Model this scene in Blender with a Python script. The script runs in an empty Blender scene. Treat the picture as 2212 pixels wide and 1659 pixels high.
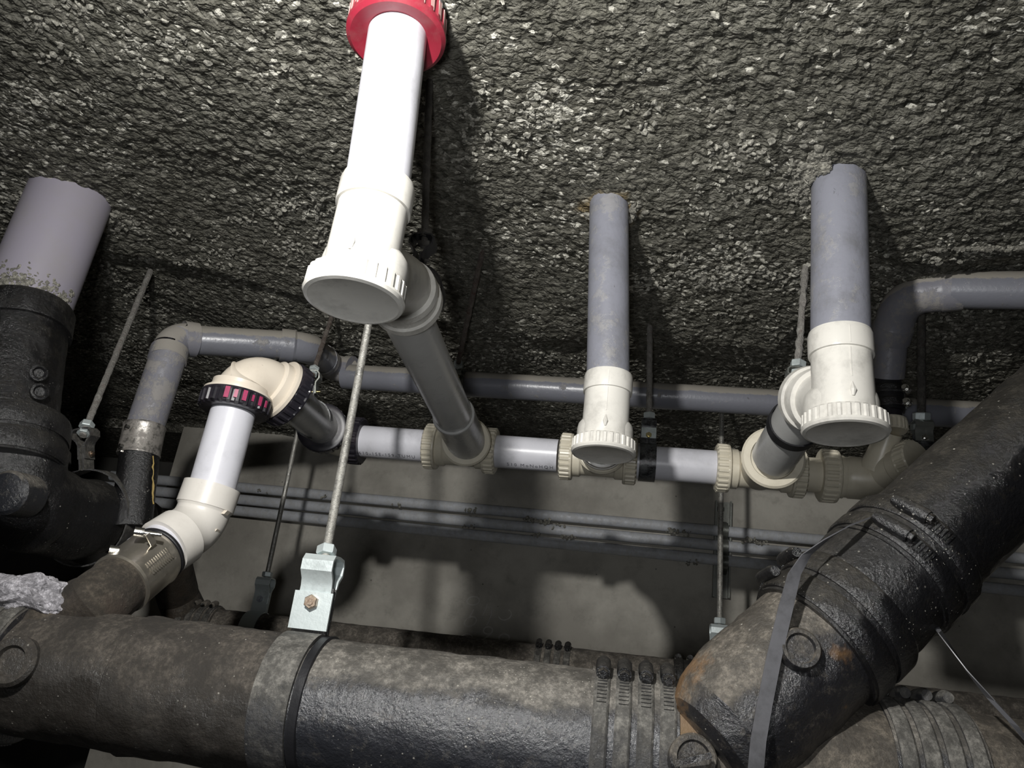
import bpy, bmesh, math, random
import numpy as np
from mathutils import Vector as Vec, Matrix, noise
random.seed(7)
SC = bpy.context.scene
COL = SC.collection
PI = math.pi

# ------------------------------------------------------------------ camera
F, CX, CY = 1660.0, 1106.0, 829.5          # focal length and centre in pixels of a 2212x1659 frame
def _axes(vz, vx):
    Z = np.array([vz[0]-CX, CY-vz[1], -F]); Z /= np.linalg.norm(Z)
    X = -np.array([vx[0]-CX, CY-vx[1], -F]); X /= np.linalg.norm(X)
    X -= Z*(X@Z); X /= np.linalg.norm(X)
    return np.array([X, np.cross(Z, X), Z])
RM = _axes((1600, -3200), (-10005.1, 151.18))   # rows: world X (along the pipes), Y (to the wall), Z (up)
cd = bpy.data.cameras.new('camera'); cam = bpy.data.objects.new('camera', cd); COL.objects.link(cam)
cd.sensor_width = 36.0; cd.lens = F/2212*36.0; cd.clip_start = 0.02
cam.matrix_world = Matrix([list(RM[i])+[0.0] for i in range(3)]+[[0, 0, 0, 1]])
SC.camera = cam
SC.view_settings.view_transform = 'Standard'; SC.view_settings.look = 'None'
SC.view_settings.gamma = 1.0; SC.view_settings.use_curve_mapping = False
SC.view_settings.exposure = 0.0

# ------------------------------------------------------------------ light
wd = bpy.data.worlds.new('World'); SC.world = wd; wd.use_nodes = True
wd.node_tree.nodes['Background'].inputs[0].default_value = (0.75, 0.85, 1.0, 1)
wd.node_tree.nodes['Background'].inputs[1].default_value = 0.0
def spot(name, loc, aim, power, angle, blend, size, col):
    l = bpy.data.lights.new(name, 'SPOT'); l.energy = power; l.spot_size = math.radians(angle); l.spot_blend = blend
    l.shadow_soft_size = size; l.color = col
    o = bpy.data.objects.new(name, l); COL.objects.link(o); o.location = loc
    o.rotation_euler = (Vec(aim)-Vec(loc)).to_track_quat('-Z', 'Y').to_euler()
    return o
LAMP = Vec((-0.28, -0.02, 0.555))
spot('work_lamp', LAMP, (-0.16, 1.45, 0.50), 76, 140, 1.0, 0.024, (1.0, 0.985, 0.95))
spot('fill_lamp', (-0.05, -0.15, -0.06), (-0.1, 1.3, 0.9), 19, 125, 1.0, 0.05, (0.97, 0.985, 1.0))  # weak fill added near the camera to lift the undersides of the caps

# ------------------------------------------------------------------ helpers
def T(x, y, Y):                              # where the sight line of a picture point meets the plane at distance Y
    r = RM @ np.array([x-CX, CY-y, -F]); return Vec(r*Y/r[1])
def ppm(p):                                  # pixels per metre at a point
    return F/-(RM.T @ np.array(p))[2]
CEIL = 0.87; WALL = 2.83
def tc(x, y):                                # point on the ceiling
    r = RM @ np.array([x-CX, CY-y, -F]); return Vec(r*CEIL/r[2])

def sweep(bm, pts, rad, n=32, caps=True, prof=None, rough=0.0, rf=30.0, ph=0.0, fix=None):
    m = len(pts)
    tan = []
    for i in range(m):
        a = i
        while a > 0 and (pts[a]-pts[i]).length < 1e-6: a -= 1
        b = i
        while b < m-1 and (pts[b]-pts[i]).length < 1e-6: b += 1
        t = pts[b]-pts[a]
        if t.length < 1e-9: t = Vec((0, 0, 1))
        if (pts[b]-pts[i]).length > 1e-6 and (pts[a]-pts[i]).length > 1e-6:
            t = (pts[b]-pts[i]).normalized()+(pts[i]-pts[a]).normalized()
        tan.append(fix or t.normalized())
    t0 = tan[0]
    ref = Vec((0, 0, 1)) if abs(t0.z) < 0.9 else Vec((0, -1, 0))
    u = (ref-t0*ref.dot(t0)).normalized()
    rings = []
    for i in range(m):
        t = tan[i]
        if i: u = (u-t*u.dot(t)).normalized()
        v = t.cross(u)
        ring = []
        for k in range(n):
            a = 2*PI*k/n+ph
            r = rad[i]
            if prof: r *= prof(k, i)
            p = pts[i]+(u*math.cos(a)+v*math.sin(a))*r
            if rough:
                d = noise.noise(p*rf)+0.5*noise.noise(p*rf*2.3)
                p += (u*math.cos(a)+v*math.sin(a))*d*rough
            ring.append(bm.verts.new(p))
        rings.append(ring)
    for i in range(m-1):
        A, B = rings[i], rings[i+1]
        for k in range(n):
            k2 = (k+1) % n
            bm.faces.new((A[k], A[k2], B[k2], B[k]))
    if caps:
        bm.faces.new(rings[0][::-1]); bm.faces.new(rings[-1])
    return rings

def lathe(bm, p0, d, shape, **kw):           # shape: list of (distance along d, radius)
    d = d.normalized()
    return sweep(bm, [p0+d*a for a, r in shape], [r for a, r in shape], fix=d, **kw)

def arc(p0, c, p1, r, n=10):                 # p0 -> rounded corner at c -> p1
    a = (p0-c); b = (p1-c); la, lb = a.length, b.length
    a.normalize(); b.normalize()
    ang = a.angle(b); tl = min(r/math.tan(ang/2), la*0.98, lb*0.98)
    s = c+a*tl; e = c+b*tl; rr = tl*math.tan(ang/2)
    o = c+(a+b).normalized()*(rr/math.sin(ang/2))
    out = []
    vs = (s-o); ve = (e-o)
    for i in range(n+1):
        f = i/n; th = vs.angle(ve)
        out.append(o+(vs*math.sin((1-f)*th)+ve*math.sin(f*th))/math.sin(th))
    return out

def dense(p0, p1, r0, r1, step=0.012):
    n = max(2, int((p1-p0).length/step))
    return [p0.lerp(p1, i/n) for i in range(n+1)], [r0+(r1-r0)*i/n for i in range(n+1)]

def box(bm, c, ex, ey, ez):                  # half extent vectors
    vs = [bm.verts.new(c+ex*i+ey*j+ez*k) for i in (-1, 1) for j in (-1, 1) for k in (-1, 1)]
    for f in ((0, 1, 3, 2), (4, 6, 7, 5), (0, 4, 5, 1), (2, 3, 7, 6), (0, 2, 6, 4), (1, 5, 7, 3)):
        bm.faces.new([vs[i] for i in f])

def ribbon(bm, pts, w, th, nrm=None):        # flat strip: pts centre line, w full width vector (or list), th thickness
    m = len(pts); rows = []
    for i in range(m):
        a = pts[max(0, i-1)]; b = pts[min(m-1, i+1)]
        t = (b-a).normalized(); ww = w[i] if isinstance(w, list) else w
        nn = t.cross(ww).normalized()*th/2
        rows.append([bm.verts.new(pts[i]+s*ww/2+q*nn) for s, q in ((-1, -1), (1, -1), (1, 1), (-1, 1))])
    for i in range(m-1):
        for k in range(4):
            bm.faces.new((rows[i][k], rows[i][(k+1) % 4], rows[i+1][(k+1) % 4], rows[i+1][k]))
    bm.faces.new(rows[0][::-1]); bm.faces.new(rows[-1])

def link(name, me, parent=None, loc=None):
    o = bpy.data.objects.new(name, me); COL.objects.link(o)
    if parent: o.parent = parent
    if loc is not None: o.location = loc
    return o
def wloc(o):
    v = Vec((0, 0, 0))
    while o: v += o.location; o = o.parent
    return v
def obj(name, bm, mt, parent=None, label=None, smooth=True):
    bmesh.ops.recalc_face_normals(bm, faces=bm.faces)
    if smooth:
        for f in bm.faces: f.smooth = True
        for e in bm.edges:
            if len(e.link_faces) == 2 and e.calc_face_angle(0) > 0.62: e.smooth = False
    if parent: off = wloc(parent)
    else:
        bm.verts.ensure_lookup_table(); off = bm.verts[0].co.copy()
    for v in bm.verts: v.co -= off
    me = bpy.data.meshes.new(name); bm.to_mesh(me); bm.free(); me.materials.append(mt)
    o = link(name, me, parent, None if parent else off)
    if label: o['label'] = label
    return o
def thing(name, label, cat, loc, group=None):
    o = bpy.data.objects.new(name, None); COL.objects.link(o); o.location = loc
    o.empty_display_size = 0.03
    o['label'] = label; o['category'] = cat
    if group: o['group'] = group
    return o
def tag(o, label, cat, group=None, kind=None):
    o['label'] = label; o['category'] = cat
    if group: o['group'] = group
    if kind: o['kind'] = kind
    return o
def NB(): return bmesh.new()

# ------------------------------------------------------------------ materials
class NT:
    def __init__(s, name):
        s.m = bpy.data.materials.new(name); s.m.use_nodes = True
        s.t = s.m.node_tree; s.b = s.t.nodes['Principled BSDF']; s.o = s.t.nodes['Material Output']
        s.geo = s.n('ShaderNodeNewGeometry')
        s.pos = s.geo.outputs['Position']
    def n(s, ty, **kw):
        x = s.t.nodes.new(ty)
        for k, v in kw.items(): setattr(x, k, v)
        return x
    def l(s, a, b): s.t.links.new(a, b)
    def noise(s, scale, detail=4, rough=0.55, vec=None, dist=0.0):
        x = s.n('ShaderNodeTexNoise'); x.inputs['Scale'].default_value = scale; x.inputs['Detail'].default_value = detail
        x.inputs['Roughness'].default_value = rough; x.inputs['Distortion'].default_value = dist
        s.l(vec or s.pos, x.inputs['Vector']); return x.outputs['Fac']
    def voro(s, scale, feat='F1', out='Distance', vec=None):
        x = s.n('ShaderNodeTexVoronoi', feature=feat); x.inputs['Scale'].default_value = scale
        s.l(vec or s.pos, x.inputs['Vector']); return x.outputs[out]
    def ramp(s, v, lo, hi, inv=False):
        x = s.n('ShaderNodeMapRange'); x.inputs[1].default_value = lo; x.inputs[2].default_value = hi
        x.inputs[3].default_value = 1.0 if inv else 0.0; x.inputs[4].default_value = 0.0 if inv else 1.0
        x.interpolation_type = 'SMOOTHSTEP'
        s.l(v, x.inputs[0]); return x.outputs[0]
    def math(s, op, a, b):
        x = s.n('ShaderNodeMath', operation=op)
        for i, v in enumerate((a, b)):
            if isinstance(v, (int, float)): x.inputs[i].default_value = v
            else: s.l(v, x.inputs[i])
        return x.outputs[0]
    def mix(s, f, a, b):
        x = s.n('ShaderNodeMix', data_type='RGBA')
        if isinstance(f, (int, float)): x.inputs[0].default_value = f
        else: s.l(f, x.inputs[0])
        for i, v in ((6, a), (7, b)):
            if isinstance(v, tuple): x.inputs[i].default_value = (*v, 1)
            else: s.l(v, x.inputs[i])
        return x.outputs[2]
    def bump(s, h, strength, dist):
        x = s.n('ShaderNodeBump'); x.inputs['Strength'].default_value = strength; x.inputs['Distance'].default_value = dist
        s.l(h, x.inputs['Height']); return x.outputs[0]
    def upmask(s, lo=0.1, hi=0.9):
        x = s.n('ShaderNodeSeparateXYZ'); s.l(s.geo.outputs['Normal'], x.inputs[0])
        return s.ramp(x.outputs[2], lo, hi)

def plastic(name, col, rough=0.3, dirt=0.35, dirtcol=(0.16, 0.15, 0.13), dust=0.0, dustcol=(0.3, 0.28, 0.24), patch=0.58, sc=9, scratch=True, spec=0.5):
    q = NT(name)
    c = q.mix(q.math('MULTIPLY', q.ramp(q.noise(sc, 6, 0.7), 0.42, 0.8), dirt), col, dirtcol)
    c = q.mix(q.math('MULTIPLY', q.ramp(q.noise(2.5, 3), 0.35, 0.75), dirt*0.45), c, tuple(v*0.6 for v in col))
    if scratch:                                  # small dark smudges and scratches
        s1 = q.noise(38, 5, 0.75, dist=1.4)
        c = q.mix(q.math('MULTIPLY', q.ramp(s1, 0.66, 0.74), 0.55), c, (0.05, 0.048, 0.045))
    rr = rough
    if dust:
        f = q.math('MULTIPLY', q.upmask(-0.25, 0.75), 1.25)
        f = q.math('MULTIPLY', q.ramp(q.math('ADD', f, q.math('SUBTRACT', q.noise(28, 6, 0.7), 0.5)), 0.35, 0.6), dust)
        f2 = q.math('MULTIPLY', q.ramp(q.noise(17, 8, 0.78), patch, patch+0.08), dust*0.6)
        f = q.math('MAXIMUM', f, f2)
        c = q.mix(f, c, dustcol)
        q.l(q.math('ADD', q.math('MULTIPLY', f, 0.5), rough), q.b.inputs['Roughness'])
        q.l(q.bump(q.math('ADD', f, q.math('MULTIPLY', q.noise(120, 4), 0.3)), 0.35, 0.004), q.b.inputs['Normal'])
    else:
        q.l(q.math('ADD', q.math('MULTIPLY', q.noise(14, 4), 0.25), rough-0.1), q.b.inputs['Roughness'])
        q.l(q.bump(q.noise(60, 3), 0.08, 0.002), q.b.inputs['Normal'])
    q.l(c, q.b.inputs['Base Color'])
    q.b.inputs['Specular IOR Level'].default_value = spec
    return q.m

def metal(name, col, rough=0.35, rust=0.2, rustcol=(0.09, 0.03, 0.015), metallic=1.0, dust=0.0, dustcol=(0.3, 0.28, 0.24), bump=0.15, bs=120):
    q = NT(name)
    c = q.mix(q.math('MULTIPLY', q.ramp(q.noise(24, 6, 0.7), 0.5, 0.72), 0.5), col, tuple(v*0.45 for v in col))
    rf = q.math('MULTIPLY', q.ramp(q.noise(42, 6, 0.75), 0.56, 0.64), rust)
    c = q.mix(rf, c, rustcol)
    d = q.math('MULTIPLY', q.ramp(q.noise(55, 6, 0.75), 0.38, 0.62), dust)
    c = q.mix(d, c, dustcol)
    q.l(c, q.b.inputs['Base Color'])
    k = q.math('SUBTRACT', 1.0, q.math('MAXIMUM', rf, d))
    q.l(q.math('MULTIPLY', k, metallic), q.b.inputs['Metallic'])
    q.l(q.math('ADD', q.math('MULTIPLY', q.math('MAXIMUM', rf, d), 0.5), rough), q.b.inputs['Roughness'])
    q.l(q.bump(q.math('ADD', q.noise(bs, 5, 0.7), d), bump, 0.004), q.b.inputs['Normal'])
    return q.m

def castiron(name, tar, crust, amount, rough=0.28, rust=0.0, spots=0.5, up=0.35, sc=7.0, rustcol=(0.16, 0.065, 0.02), fine=0.5, coat=0.62, upr=(-0.3, 0.9), stain=None):
    """tar coated iron with a mud and lime crust lying mostly on its upper side"""
    q = NT(name)
    n1 = q.math('ADD', q.math('MULTIPLY', q.noise(sc, 12, 0.78), 0.72), q.math('MULTIPLY', q.noise(sc*5.5, 10, 0.8), 0.28))
    f = q.math('ADD', n1, q.math('MULTIPLY', q.upmask(*upr), up))
    f = q.ramp(f, 0.90-amount, 1.09-amount)
    pat = q.noise(sc*3.3, 12, 0.8)
    cr = q.mix(q.ramp(pat, 0.40, 0.62), tuple(v*0.28 for v in crust), tuple(v*1.12 for v in crust))
    cr = q.mix(q.math('MULTIPLY', q.ramp(q.noise(150, 6, 0.8), 0.40, 0.62, inv=True), 0.75), cr, tuple(v*0.3 for v in crust))
    tr = q.mix(q.math('MULTIPLY', q.ramp(q.noise(70, 8, 0.8), 0.52, 0.66), 0.5), tar, tuple(v*0.45 for v in crust))
    c = q.mix(f, tr, cr)
    if rust:
        c = q.mix(q.math('MULTIPLY', q.ramp(q.noise(sc*0.8, 5, 0.7), 0.62-rust*0.2, 0.72-rust*0.2), 0.9), c, rustcol)
    if stain:
        vm = q.n('ShaderNodeVectorMath', operation='DISTANCE'); q.l(q.pos, vm.inputs[0]); vm.inputs[1].default_value = stain[0]
        sf = q.ramp(q.math('ADD', vm.outputs['Value'], q.math('MULTIPLY', q.math('SUBTRACT', q.noise(22, 6, 0.75), 0.5), 0.09)), stain[1]*0.55, stain[1], inv=True)
        c = q.mix(q.math('MULTIPLY', sf, 0.65), c, stain[2])
    sp = q.math('MULTIPLY', q.ramp(q.voro(75), 0.06, 0.12, inv=True), q.ramp(q.noise(9, 3), 0.5, 0.66))
    sp = q.math('MAXIMUM', sp, q.math('MULTIPLY', q.ramp(q.voro(170), 0.10, 0.16, inv=True), q.ramp(q.noise(13, 4), 0.53, 0.62)))
    sp = q.math('MULTIPLY', sp, spots)
    c = q.mix(sp, c, (0.42, 0.4, 0.35))
    q.l(c, q.b.inputs['Base Color'])
    q.l(q.math('ADD', q.math('MULTIPLY', f, 0.4), q.math('ADD', rough-0.08, q.math('MULTIPLY', q.noise(30, 4), 0.2))), q.b.inputs['Roughness'])
    h = q.math('ADD', q.math('MULTIPLY', q.noise(190, 5, 0.7), fine*0.9), q.math('ADD', q.math('MULTIPLY', f, 0.35), q.math('ADD', q.noise(34, 6, 0.7), q.math('MULTIPLY', sp, 0.4))))
    q.l(q.bump(h, 0.55, 0.006), q.b.inputs['Normal'])
    q.b.inputs['Specular IOR Level'].default_value = 0.5
    q.l(q.math('MULTIPLY', q.math('SUBTRACT', 1.0, f), coat), q.b.inputs['Coat Weight']); q.b.inputs['Coat Roughness'].default_value = 0.22
    nb = q.bump(q.math('ADD', q.noise(95, 5, 0.7), q.math('MULTIPLY', q.noise(230, 3, 0.6), 0.5)), 0.6, 0.004); q.l(nb, q.b.inputs['Coat Normal'])
    return q.m

M = {}
M['white'] = plastic('white plastic pipe', (0.66, 0.66, 0.71), 0.28, 0.5, (0.26, 0.26, 0.27), sc=11)
M['white_grey'] = plastic('greyed white plastic', (0.46, 0.46, 0.45), 0.26, 0.4, (0.22, 0.21, 0.2))
M['cream'] = plastic('cream plastic fitting', (0.68, 0.63, 0.51), 0.33, 0.4, (0.3, 0.26, 0.18), sc=16)
M['cream_pink'] = plastic('warm cream plastic elbow', (0.70, 0.63, 0.53), 0.33, 0.3, (0.38, 0.31, 0.24), sc=14)
M['cream_pale'] = plastic('pale cream plastic elbow', (0.70, 0.67, 0.62), 0.33, 0.3, (0.38, 0.34, 0.3), sc=14)
M['ivory'] = plastic('ivory white plastic trap', (0.70, 0.68, 0.63), 0.27, 0.7, (0.24, 0.23, 0.21), sc=15)
M['grey_in'] = plastic('grey plastic riser', (0.24, 0.245, 0.285), 0.36, 0.8, (0.13, 0.13, 0.135), dust=0.45, dustcol=(0.36, 0.34, 0.29), patch=0.52, sc=14)
M['grey_dusty'] = plastic('dusty grey plastic pipe', (0.19, 0.195, 0.225), 0.3, 0.3, (0.13, 0.13, 0.13), dust=0.95, dustcol=(0.27, 0.25, 0.215))
M['grey_crusted'] = plastic('grey plastic with dried slurry', (0.2, 0.2, 0.23), 0.4, 0.5, (0.28, 0.26, 0.24), dust=1.0, dustcol=(0.3, 0.28, 0.25), patch=0.47, sc=26)
M['grey_big'] = plastic('pale mauve grey plastic', (0.38, 0.355, 0.42), 0.36, 0.4, (0.36, 0.34, 0.3), scratch=False)
M['red'] = plastic('red plastic collar', (0.30, 0.02, 0.04), 0.38, 0.5, (0.3, 0.12, 0.12), sc=30)
M['red_rib'] = plastic('worn pale ribs', (0.55, 0.32, 0.3), 0.5, 0.6, (0.5, 0.48, 0.42), sc=40)
M['black_pl'] = plastic('black painted collar', (0.016, 0.015, 0.02), 0.3, 0.3, (0.1, 0.08, 0.09), sc=30)
M['magenta'] = plastic('magenta paint rub', (0.4, 0.04, 0.12), 0.4, 0.6, (0.04, 0.02, 0.03), sc=60)
M['rubber'] = metal('black rubber', (0.012, 0.012, 0.014), 0.45, 0.0, metallic=0.0)
M['galv'] = metal('galvanised steel', (0.42, 0.45, 0.5), 0.42, 0.1, metallic=0.75, dust=0.35, dustcol=(0.24, 0.235, 0.21))
M['steel'] = metal('stainless band', (0.55, 0.51, 0.44), 0.30, 0.12, metallic=0.88, bump=0.05)
M['steel_dirty'] = metal('dirty stainless band', (0.42, 0.4, 0.37), 0.32, 0.2, metallic=0.9, dust=0.7, dustcol=(0.2, 0.18, 0.165))
M['zinc'] = metal('white zinc plate', (0.6, 0.66, 0.66), 0.4, 0.06, metallic=0.45, bump=0.1)
M['zinc_dark'] = metal('dull zinc clip', (0.24, 0.25, 0.23), 0.4, 0.2, metallic=0.6)
M['tarstrap'] = metal('tar smeared strap', (0.02, 0.02, 0.022), 0.25, 0.1, metallic=0.2, dust=0.25, dustcol=(0.4, 0.42, 0.42))
M['mud_strap'] = castiron('muddy steel strap', (0.035, 0.035, 0.037), (0.17, 0.162, 0.145), 0.45, 0.3, spots=0.3, up=0.35, sc=13, fine=0.4, coat=0.4)
M['brass'] = metal('yellow zinc bolt', (0.6, 0.52, 0.28), 0.3, 0.1)
M['rustbolt'] = metal('rusty bolt', (0.35, 0.28, 0.22), 0.45, 0.6, (0.12, 0.06, 0.03))
M['rod'] = metal('threaded rod', (0.45, 0.44, 0.41), 0.4, 0.15, metallic=0.8, dust=0.4, dustcol=(0.34, 0.33, 0.29), bump=0.3)
M['rod_crust'] = metal('slurry coated rod', (0.3, 0.28, 0.26), 0.6, 0.3, (0.16, 0.05, 0.03), metallic=0.1, dust=0.75, dustcol=(0.34, 0.33, 0.3), bump=0.8, bs=220)
M['rod_rust'] = metal('rusty rod', (0.13, 0.1, 0.085), 0.6, 0.9, (0.1, 0.035, 0.022), metallic=0.1, dust=0.5, dustcol=(0.26, 0.24, 0.21), bump=0.9, bs=220)
M['rod_dark'] = metal('dark rod', (0.06, 0.055, 0.05), 0.6, 0.4, (0.07, 0.035, 0.02), metallic=0.1, dust=0.35, dustcol=(0.2, 0.19, 0.16), bump=0.8, bs=200)
M['conduit'] = metal('galvanised conduit', (0.56, 0.58, 0.62), 0.45, 0.03, metallic=0.0, dust=0.45, dustcol=(0.44, 0.43, 0.40), bump=0.08)
M['chrome'] = metal('bright screw', (0.7, 0.7, 0.68), 0.2, 0.1)
M['tar'] = castiron('black tar coated iron', (0.008, 0.008, 0.009), (0.05, 0.046, 0.04), 0.26, 0.2, spots=0.8, sc=8, fine=1.0)
M['tar_wet'] = castiron('glossy wet tar', (0.007, 0.007, 0.008), (0.045, 0.04, 0.032), 0.28, 0.12, spots=0.8, sc=9, fine=1.0)
M['iron_main'] = castiron('tarred iron under grey crust', (0.020, 0.021, 0.025), (0.20, 0.185, 0.162), 0.36, 0.2, spots=0.7, up=0.5, sc=8, upr=(0.12, 0.98))
M['iron_brown'] = castiron('brown muddy iron', (0.025, 0.022, 0.019), (0.085, 0.073, 0.06), 0.46, 0.42, rust=0.15, spots=0.6, up=0.3, sc=6, rustcol=(0.13, 0.085, 0.03))
M['iron_wye'] = castiron('iron with brown crust and rust', (0.014, 0.014, 0.016), (0.175, 0.155, 0.128), 0.40, 0.16, rust=0.22, spots=0.6, up=0.55, sc=9, rustcol=(0.13, 0.075, 0.035), fine=0.8, upr=(-0.1, 0.9), stain=(tuple(T(1478, 1478, 0.95)), 0.050, (0.20, 0.11, 0.045)))
M['iron_tail'] = castiron('brown crusted iron', (0.02, 0.02, 0.02), (0.14, 0.12, 0.095), 0.56, 0.3, rust=0.2, spots=0.5, up=0.3, sc=8, rustcol=(0.10, 0.075, 0.03), stain=(tuple(T(1465, 1525, 0.93)), 0.045, (0.18, 0.11, 0.055)))
M['iron_back'] = castiron('dull brown iron', (0.07, 0.062, 0.053), (0.22, 0.195, 0.165), 0.6, 0.5, spots=0.2, up=0.2, sc=9)
M['iron_rust'] = castiron('brown rusty branch', (0.05, 0.038, 0.028), (0.075, 0.062, 0.047), 0.5, 0.5, rust=0.4, spots=0.15, up=0.2, sc=8, rustcol=(0.045, 0.033, 0.025))
M['foam'] = castiron('white foam', (0.5, 0.49, 0.53), (0.62, 0.6, 0.64), 0.7, 0.85, spots=0.0, sc=20, fine=2.0, coat=0.0)
M['crust'] = castiron('pale plaster crust', (0.36, 0.35, 0.30), (0.52, 0.5, 0.43), 0.7, 0.9, spots=0.0, sc=30, fine=2.0, coat=0.0)
M['flake'] = castiron('pale flakes', (0.46, 0.44, 0.375), (0.62, 0.6, 0.52), 0.6, 0.9, spots=0.0, sc=30, fine=1.0, coat=0.0)
M['plstrap'] = plastic('grey plastic strapping', (0.10, 0.10, 0.108), 0.33, 0.9, (0.03, 0.03, 0.03), sc=18)
M['chalk'] = metal('chalk line', (0.62, 0.6, 0.56), 0.9, 0.0, metallic=0.0)
M['ink'] = metal('printed ink', (0.14, 0.14, 0.16), 0.5, 0.0, metallic=0.0)

def m_concrete(name, a, b, bumps=0.25):
    q = NT(name)
    c = q.mix(q.ramp(q.noise(3.2, 6, 0.6), 0.36, 0.66), a, b)
    c = q.mix(q.math('MULTIPLY', q.ramp(q.noise(16, 6, 0.7), 0.5, 0.75), 0.4), c, tuple(v*0.6 for v in a))
    c = q.mix(q.math('MULTIPLY', q.ramp(q.voro(13), 0.03, 0.05, inv=True), 0.6), c, (0.04, 0.04, 0.038))
    q.l(c, q.b.inputs['Base Color']); q.b.inputs['Roughness'].default_value = 0.85
    q.l(q.bump(q.math('ADD', q.noise(9, 6, 0.6), q.math('MULTIPLY', q.noise(90, 4), 0.25)), bumps, 0.01), q.b.inputs['Normal'])
    return q.m
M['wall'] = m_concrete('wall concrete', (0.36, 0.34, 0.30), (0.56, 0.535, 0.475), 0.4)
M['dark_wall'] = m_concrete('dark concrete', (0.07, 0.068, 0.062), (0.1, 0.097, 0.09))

def m_ceiling():
    q = NT('sprayed fibre coating')
    # squash and shear so the clumps read as torn fibre flakes
    mp = q.n('ShaderNodeMapping'); q.l(q.pos, mp.inputs['Vector']); mp.inputs['Rotation'].default_value = (0, 0, 0.5); mp.inputs['Scale'].default_value = (1.0, 1.5, 1.0)
    wp = q.n('ShaderNodeTexNoise'); wp.inputs['Scale'].default_value = 60; wp.inputs['Detail'].default_value = 3; q.l(mp.outputs[0], wp.inputs['Vector'])
    mv = q.n('ShaderNodeMix', data_type='VECTOR'); mv.inputs[0].default_value = 0.018
    q.l(mp.outputs[0], mv.inputs[4]); q.l(wp.outputs['Color'], mv.inputs[5]); vec = mv.outputs[1]
    v1 = q.n('ShaderNodeTexVoronoi'); v1.inputs['Scale'].default_value = 95; q.l(vec, v1.inputs['Vector'])
    v2 = q.n('ShaderNodeTexVoronoi'); v2.inputs['Scale'].default_value = 190; q.l(vec, v2.inputs['Vector'])
    sep = q.n('ShaderNodeSeparateColor'); q.l(v1.outputs['Color'], sep.inputs[0])
    sp2 = q.n('ShaderNodeSeparateColor'); q.l(v2.outputs['Color'], sp2.inputs[0])
    c = q.mix(q.math('MULTIPLY', sep.outputs[0], sep.outputs[0]), (0.12, 0.117, 0.098), (0.31, 0.30, 0.26))
    c = q.mix(q.math('MULTIPLY', sp2.outputs[1], 0.45), c, (0.17, 0.165, 0.14))
    c = q.mix(q.math('MULTIPLY', q.ramp(q.noise(1.7, 4), 0.35, 0.7), 0.45), c, (0.10, 0.094, 0.074))
    c = q.mix(q.math('MULTIPLY', q.ramp(q.noise(60, 5, 0.7), 0.35, 0.55, inv=True), 0.75), c, (0.035, 0.034, 0.028))
    # pale torn flakes in drifts
    patch = q.ramp(q.noise(3.1, 5, 0.65), 0.50, 0.68)
    fl = q.ramp(q.math('ADD', sep.outputs[1], q.math('MULTIPLY', patch, 0.36)), 0.965, 1.0)
    fl = q.math('MULTIPLY', fl, q.ramp(q.noise(130, 3), 0.35, 0.5))
    c = q.mix(fl, c, (0.56, 0.545, 0.48))
    # ochre stain where the middle riser enters
    st = T(1318, 447, 1.2)
    vm = q.n('ShaderNodeVectorMath', operation='DISTANCE'); q.l(q.pos, vm.inputs[0]); vm.inputs[1].default_value = (st.x, st.y+0.015, CEIL)
    sf = q.ramp(q.math('ADD', vm.outputs['Value'], q.math('MULTIPLY', q.noise(25, 4), 0.06)), 0.072, 0.095, inv=True)
    c = q.mix(q.math('MULTIPLY', sf, 0.6), c, (0.26, 0.19, 0.09))
    q.l(c, q.b.inputs['Base Color']); q.b.inputs['Roughness'].default_value = 0.95
    q.b.inputs['Specular IOR Level'].default_value = 0.1
    h = q.math('ADD', q.math('MULTIPLY', v1.outputs['Distance'], -1.4), q.math('ADD', q.math('MULTIPLY', v2.outputs['Distance'], -0.8), q.math('MULTIPLY', sep.outputs[2], 0.7)))
    h = q.math('ADD', h, q.math('MULTIPLY', q.noise(260, 4, 0.7), 0.7))
    q.l(q.bump(h, 0.6, 0.006), q.b.inputs['Normal'])
    return q.m
M['ceiling'] = m_ceiling()

# ------------------------------------------------------------------ the room
def hash2(i, j, k):
    n = (i.astype(np.int64)*374761393+j.astype(np.int64)*668265263+k*2147483647) & 0x7fffffff
    n = ((n ^ (n >> 13))*1274126177) & 0x7fffffff
    return ((n ^ (n >> 16)) & 0xffff)/65535.0
def cells(x, y, s, seed):                    # cellular bumps: distance to nearest cell point and its random number
    gx, gy = x*s, y*s; ix, iy = np.floor(gx), np.floor(gy)
    best = np.full(x.shape, 9.0); val = np.zeros(x.shape)
    for dx in (-1, 0, 1):
        for dy in (-1, 0, 1):
            cx, cy = ix+dx, iy+dy
            px = cx+hash2(cx, cy, seed); py = cy+hash2(cx, cy, seed+1)
            d = np.hypot(px-gx, py-gy); m = d < best
            best = np.where(m, d, best); val = np.where(m, hash2(cx, cy, seed+2), val)
    return best, val
def vnoise(x, y, s, seed):
    gx, gy = x*s, y*s; ix, iy = np.floor(gx), np.floor(gy); fx, fy = gx-ix, gy-iy
    fx = fx*fx*(3-2*fx); fy = fy*fy*(3-2*fy)
    a = hash2(ix, iy, seed); b = hash2(ix+1, iy, seed); c = hash2(ix, iy+1, seed); d = hash2(ix+1, iy+1, seed)
    return (a*(1-fx)+b*fx)*(1-fy)+(c*(1-fx)+d*fx)*fy
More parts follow.
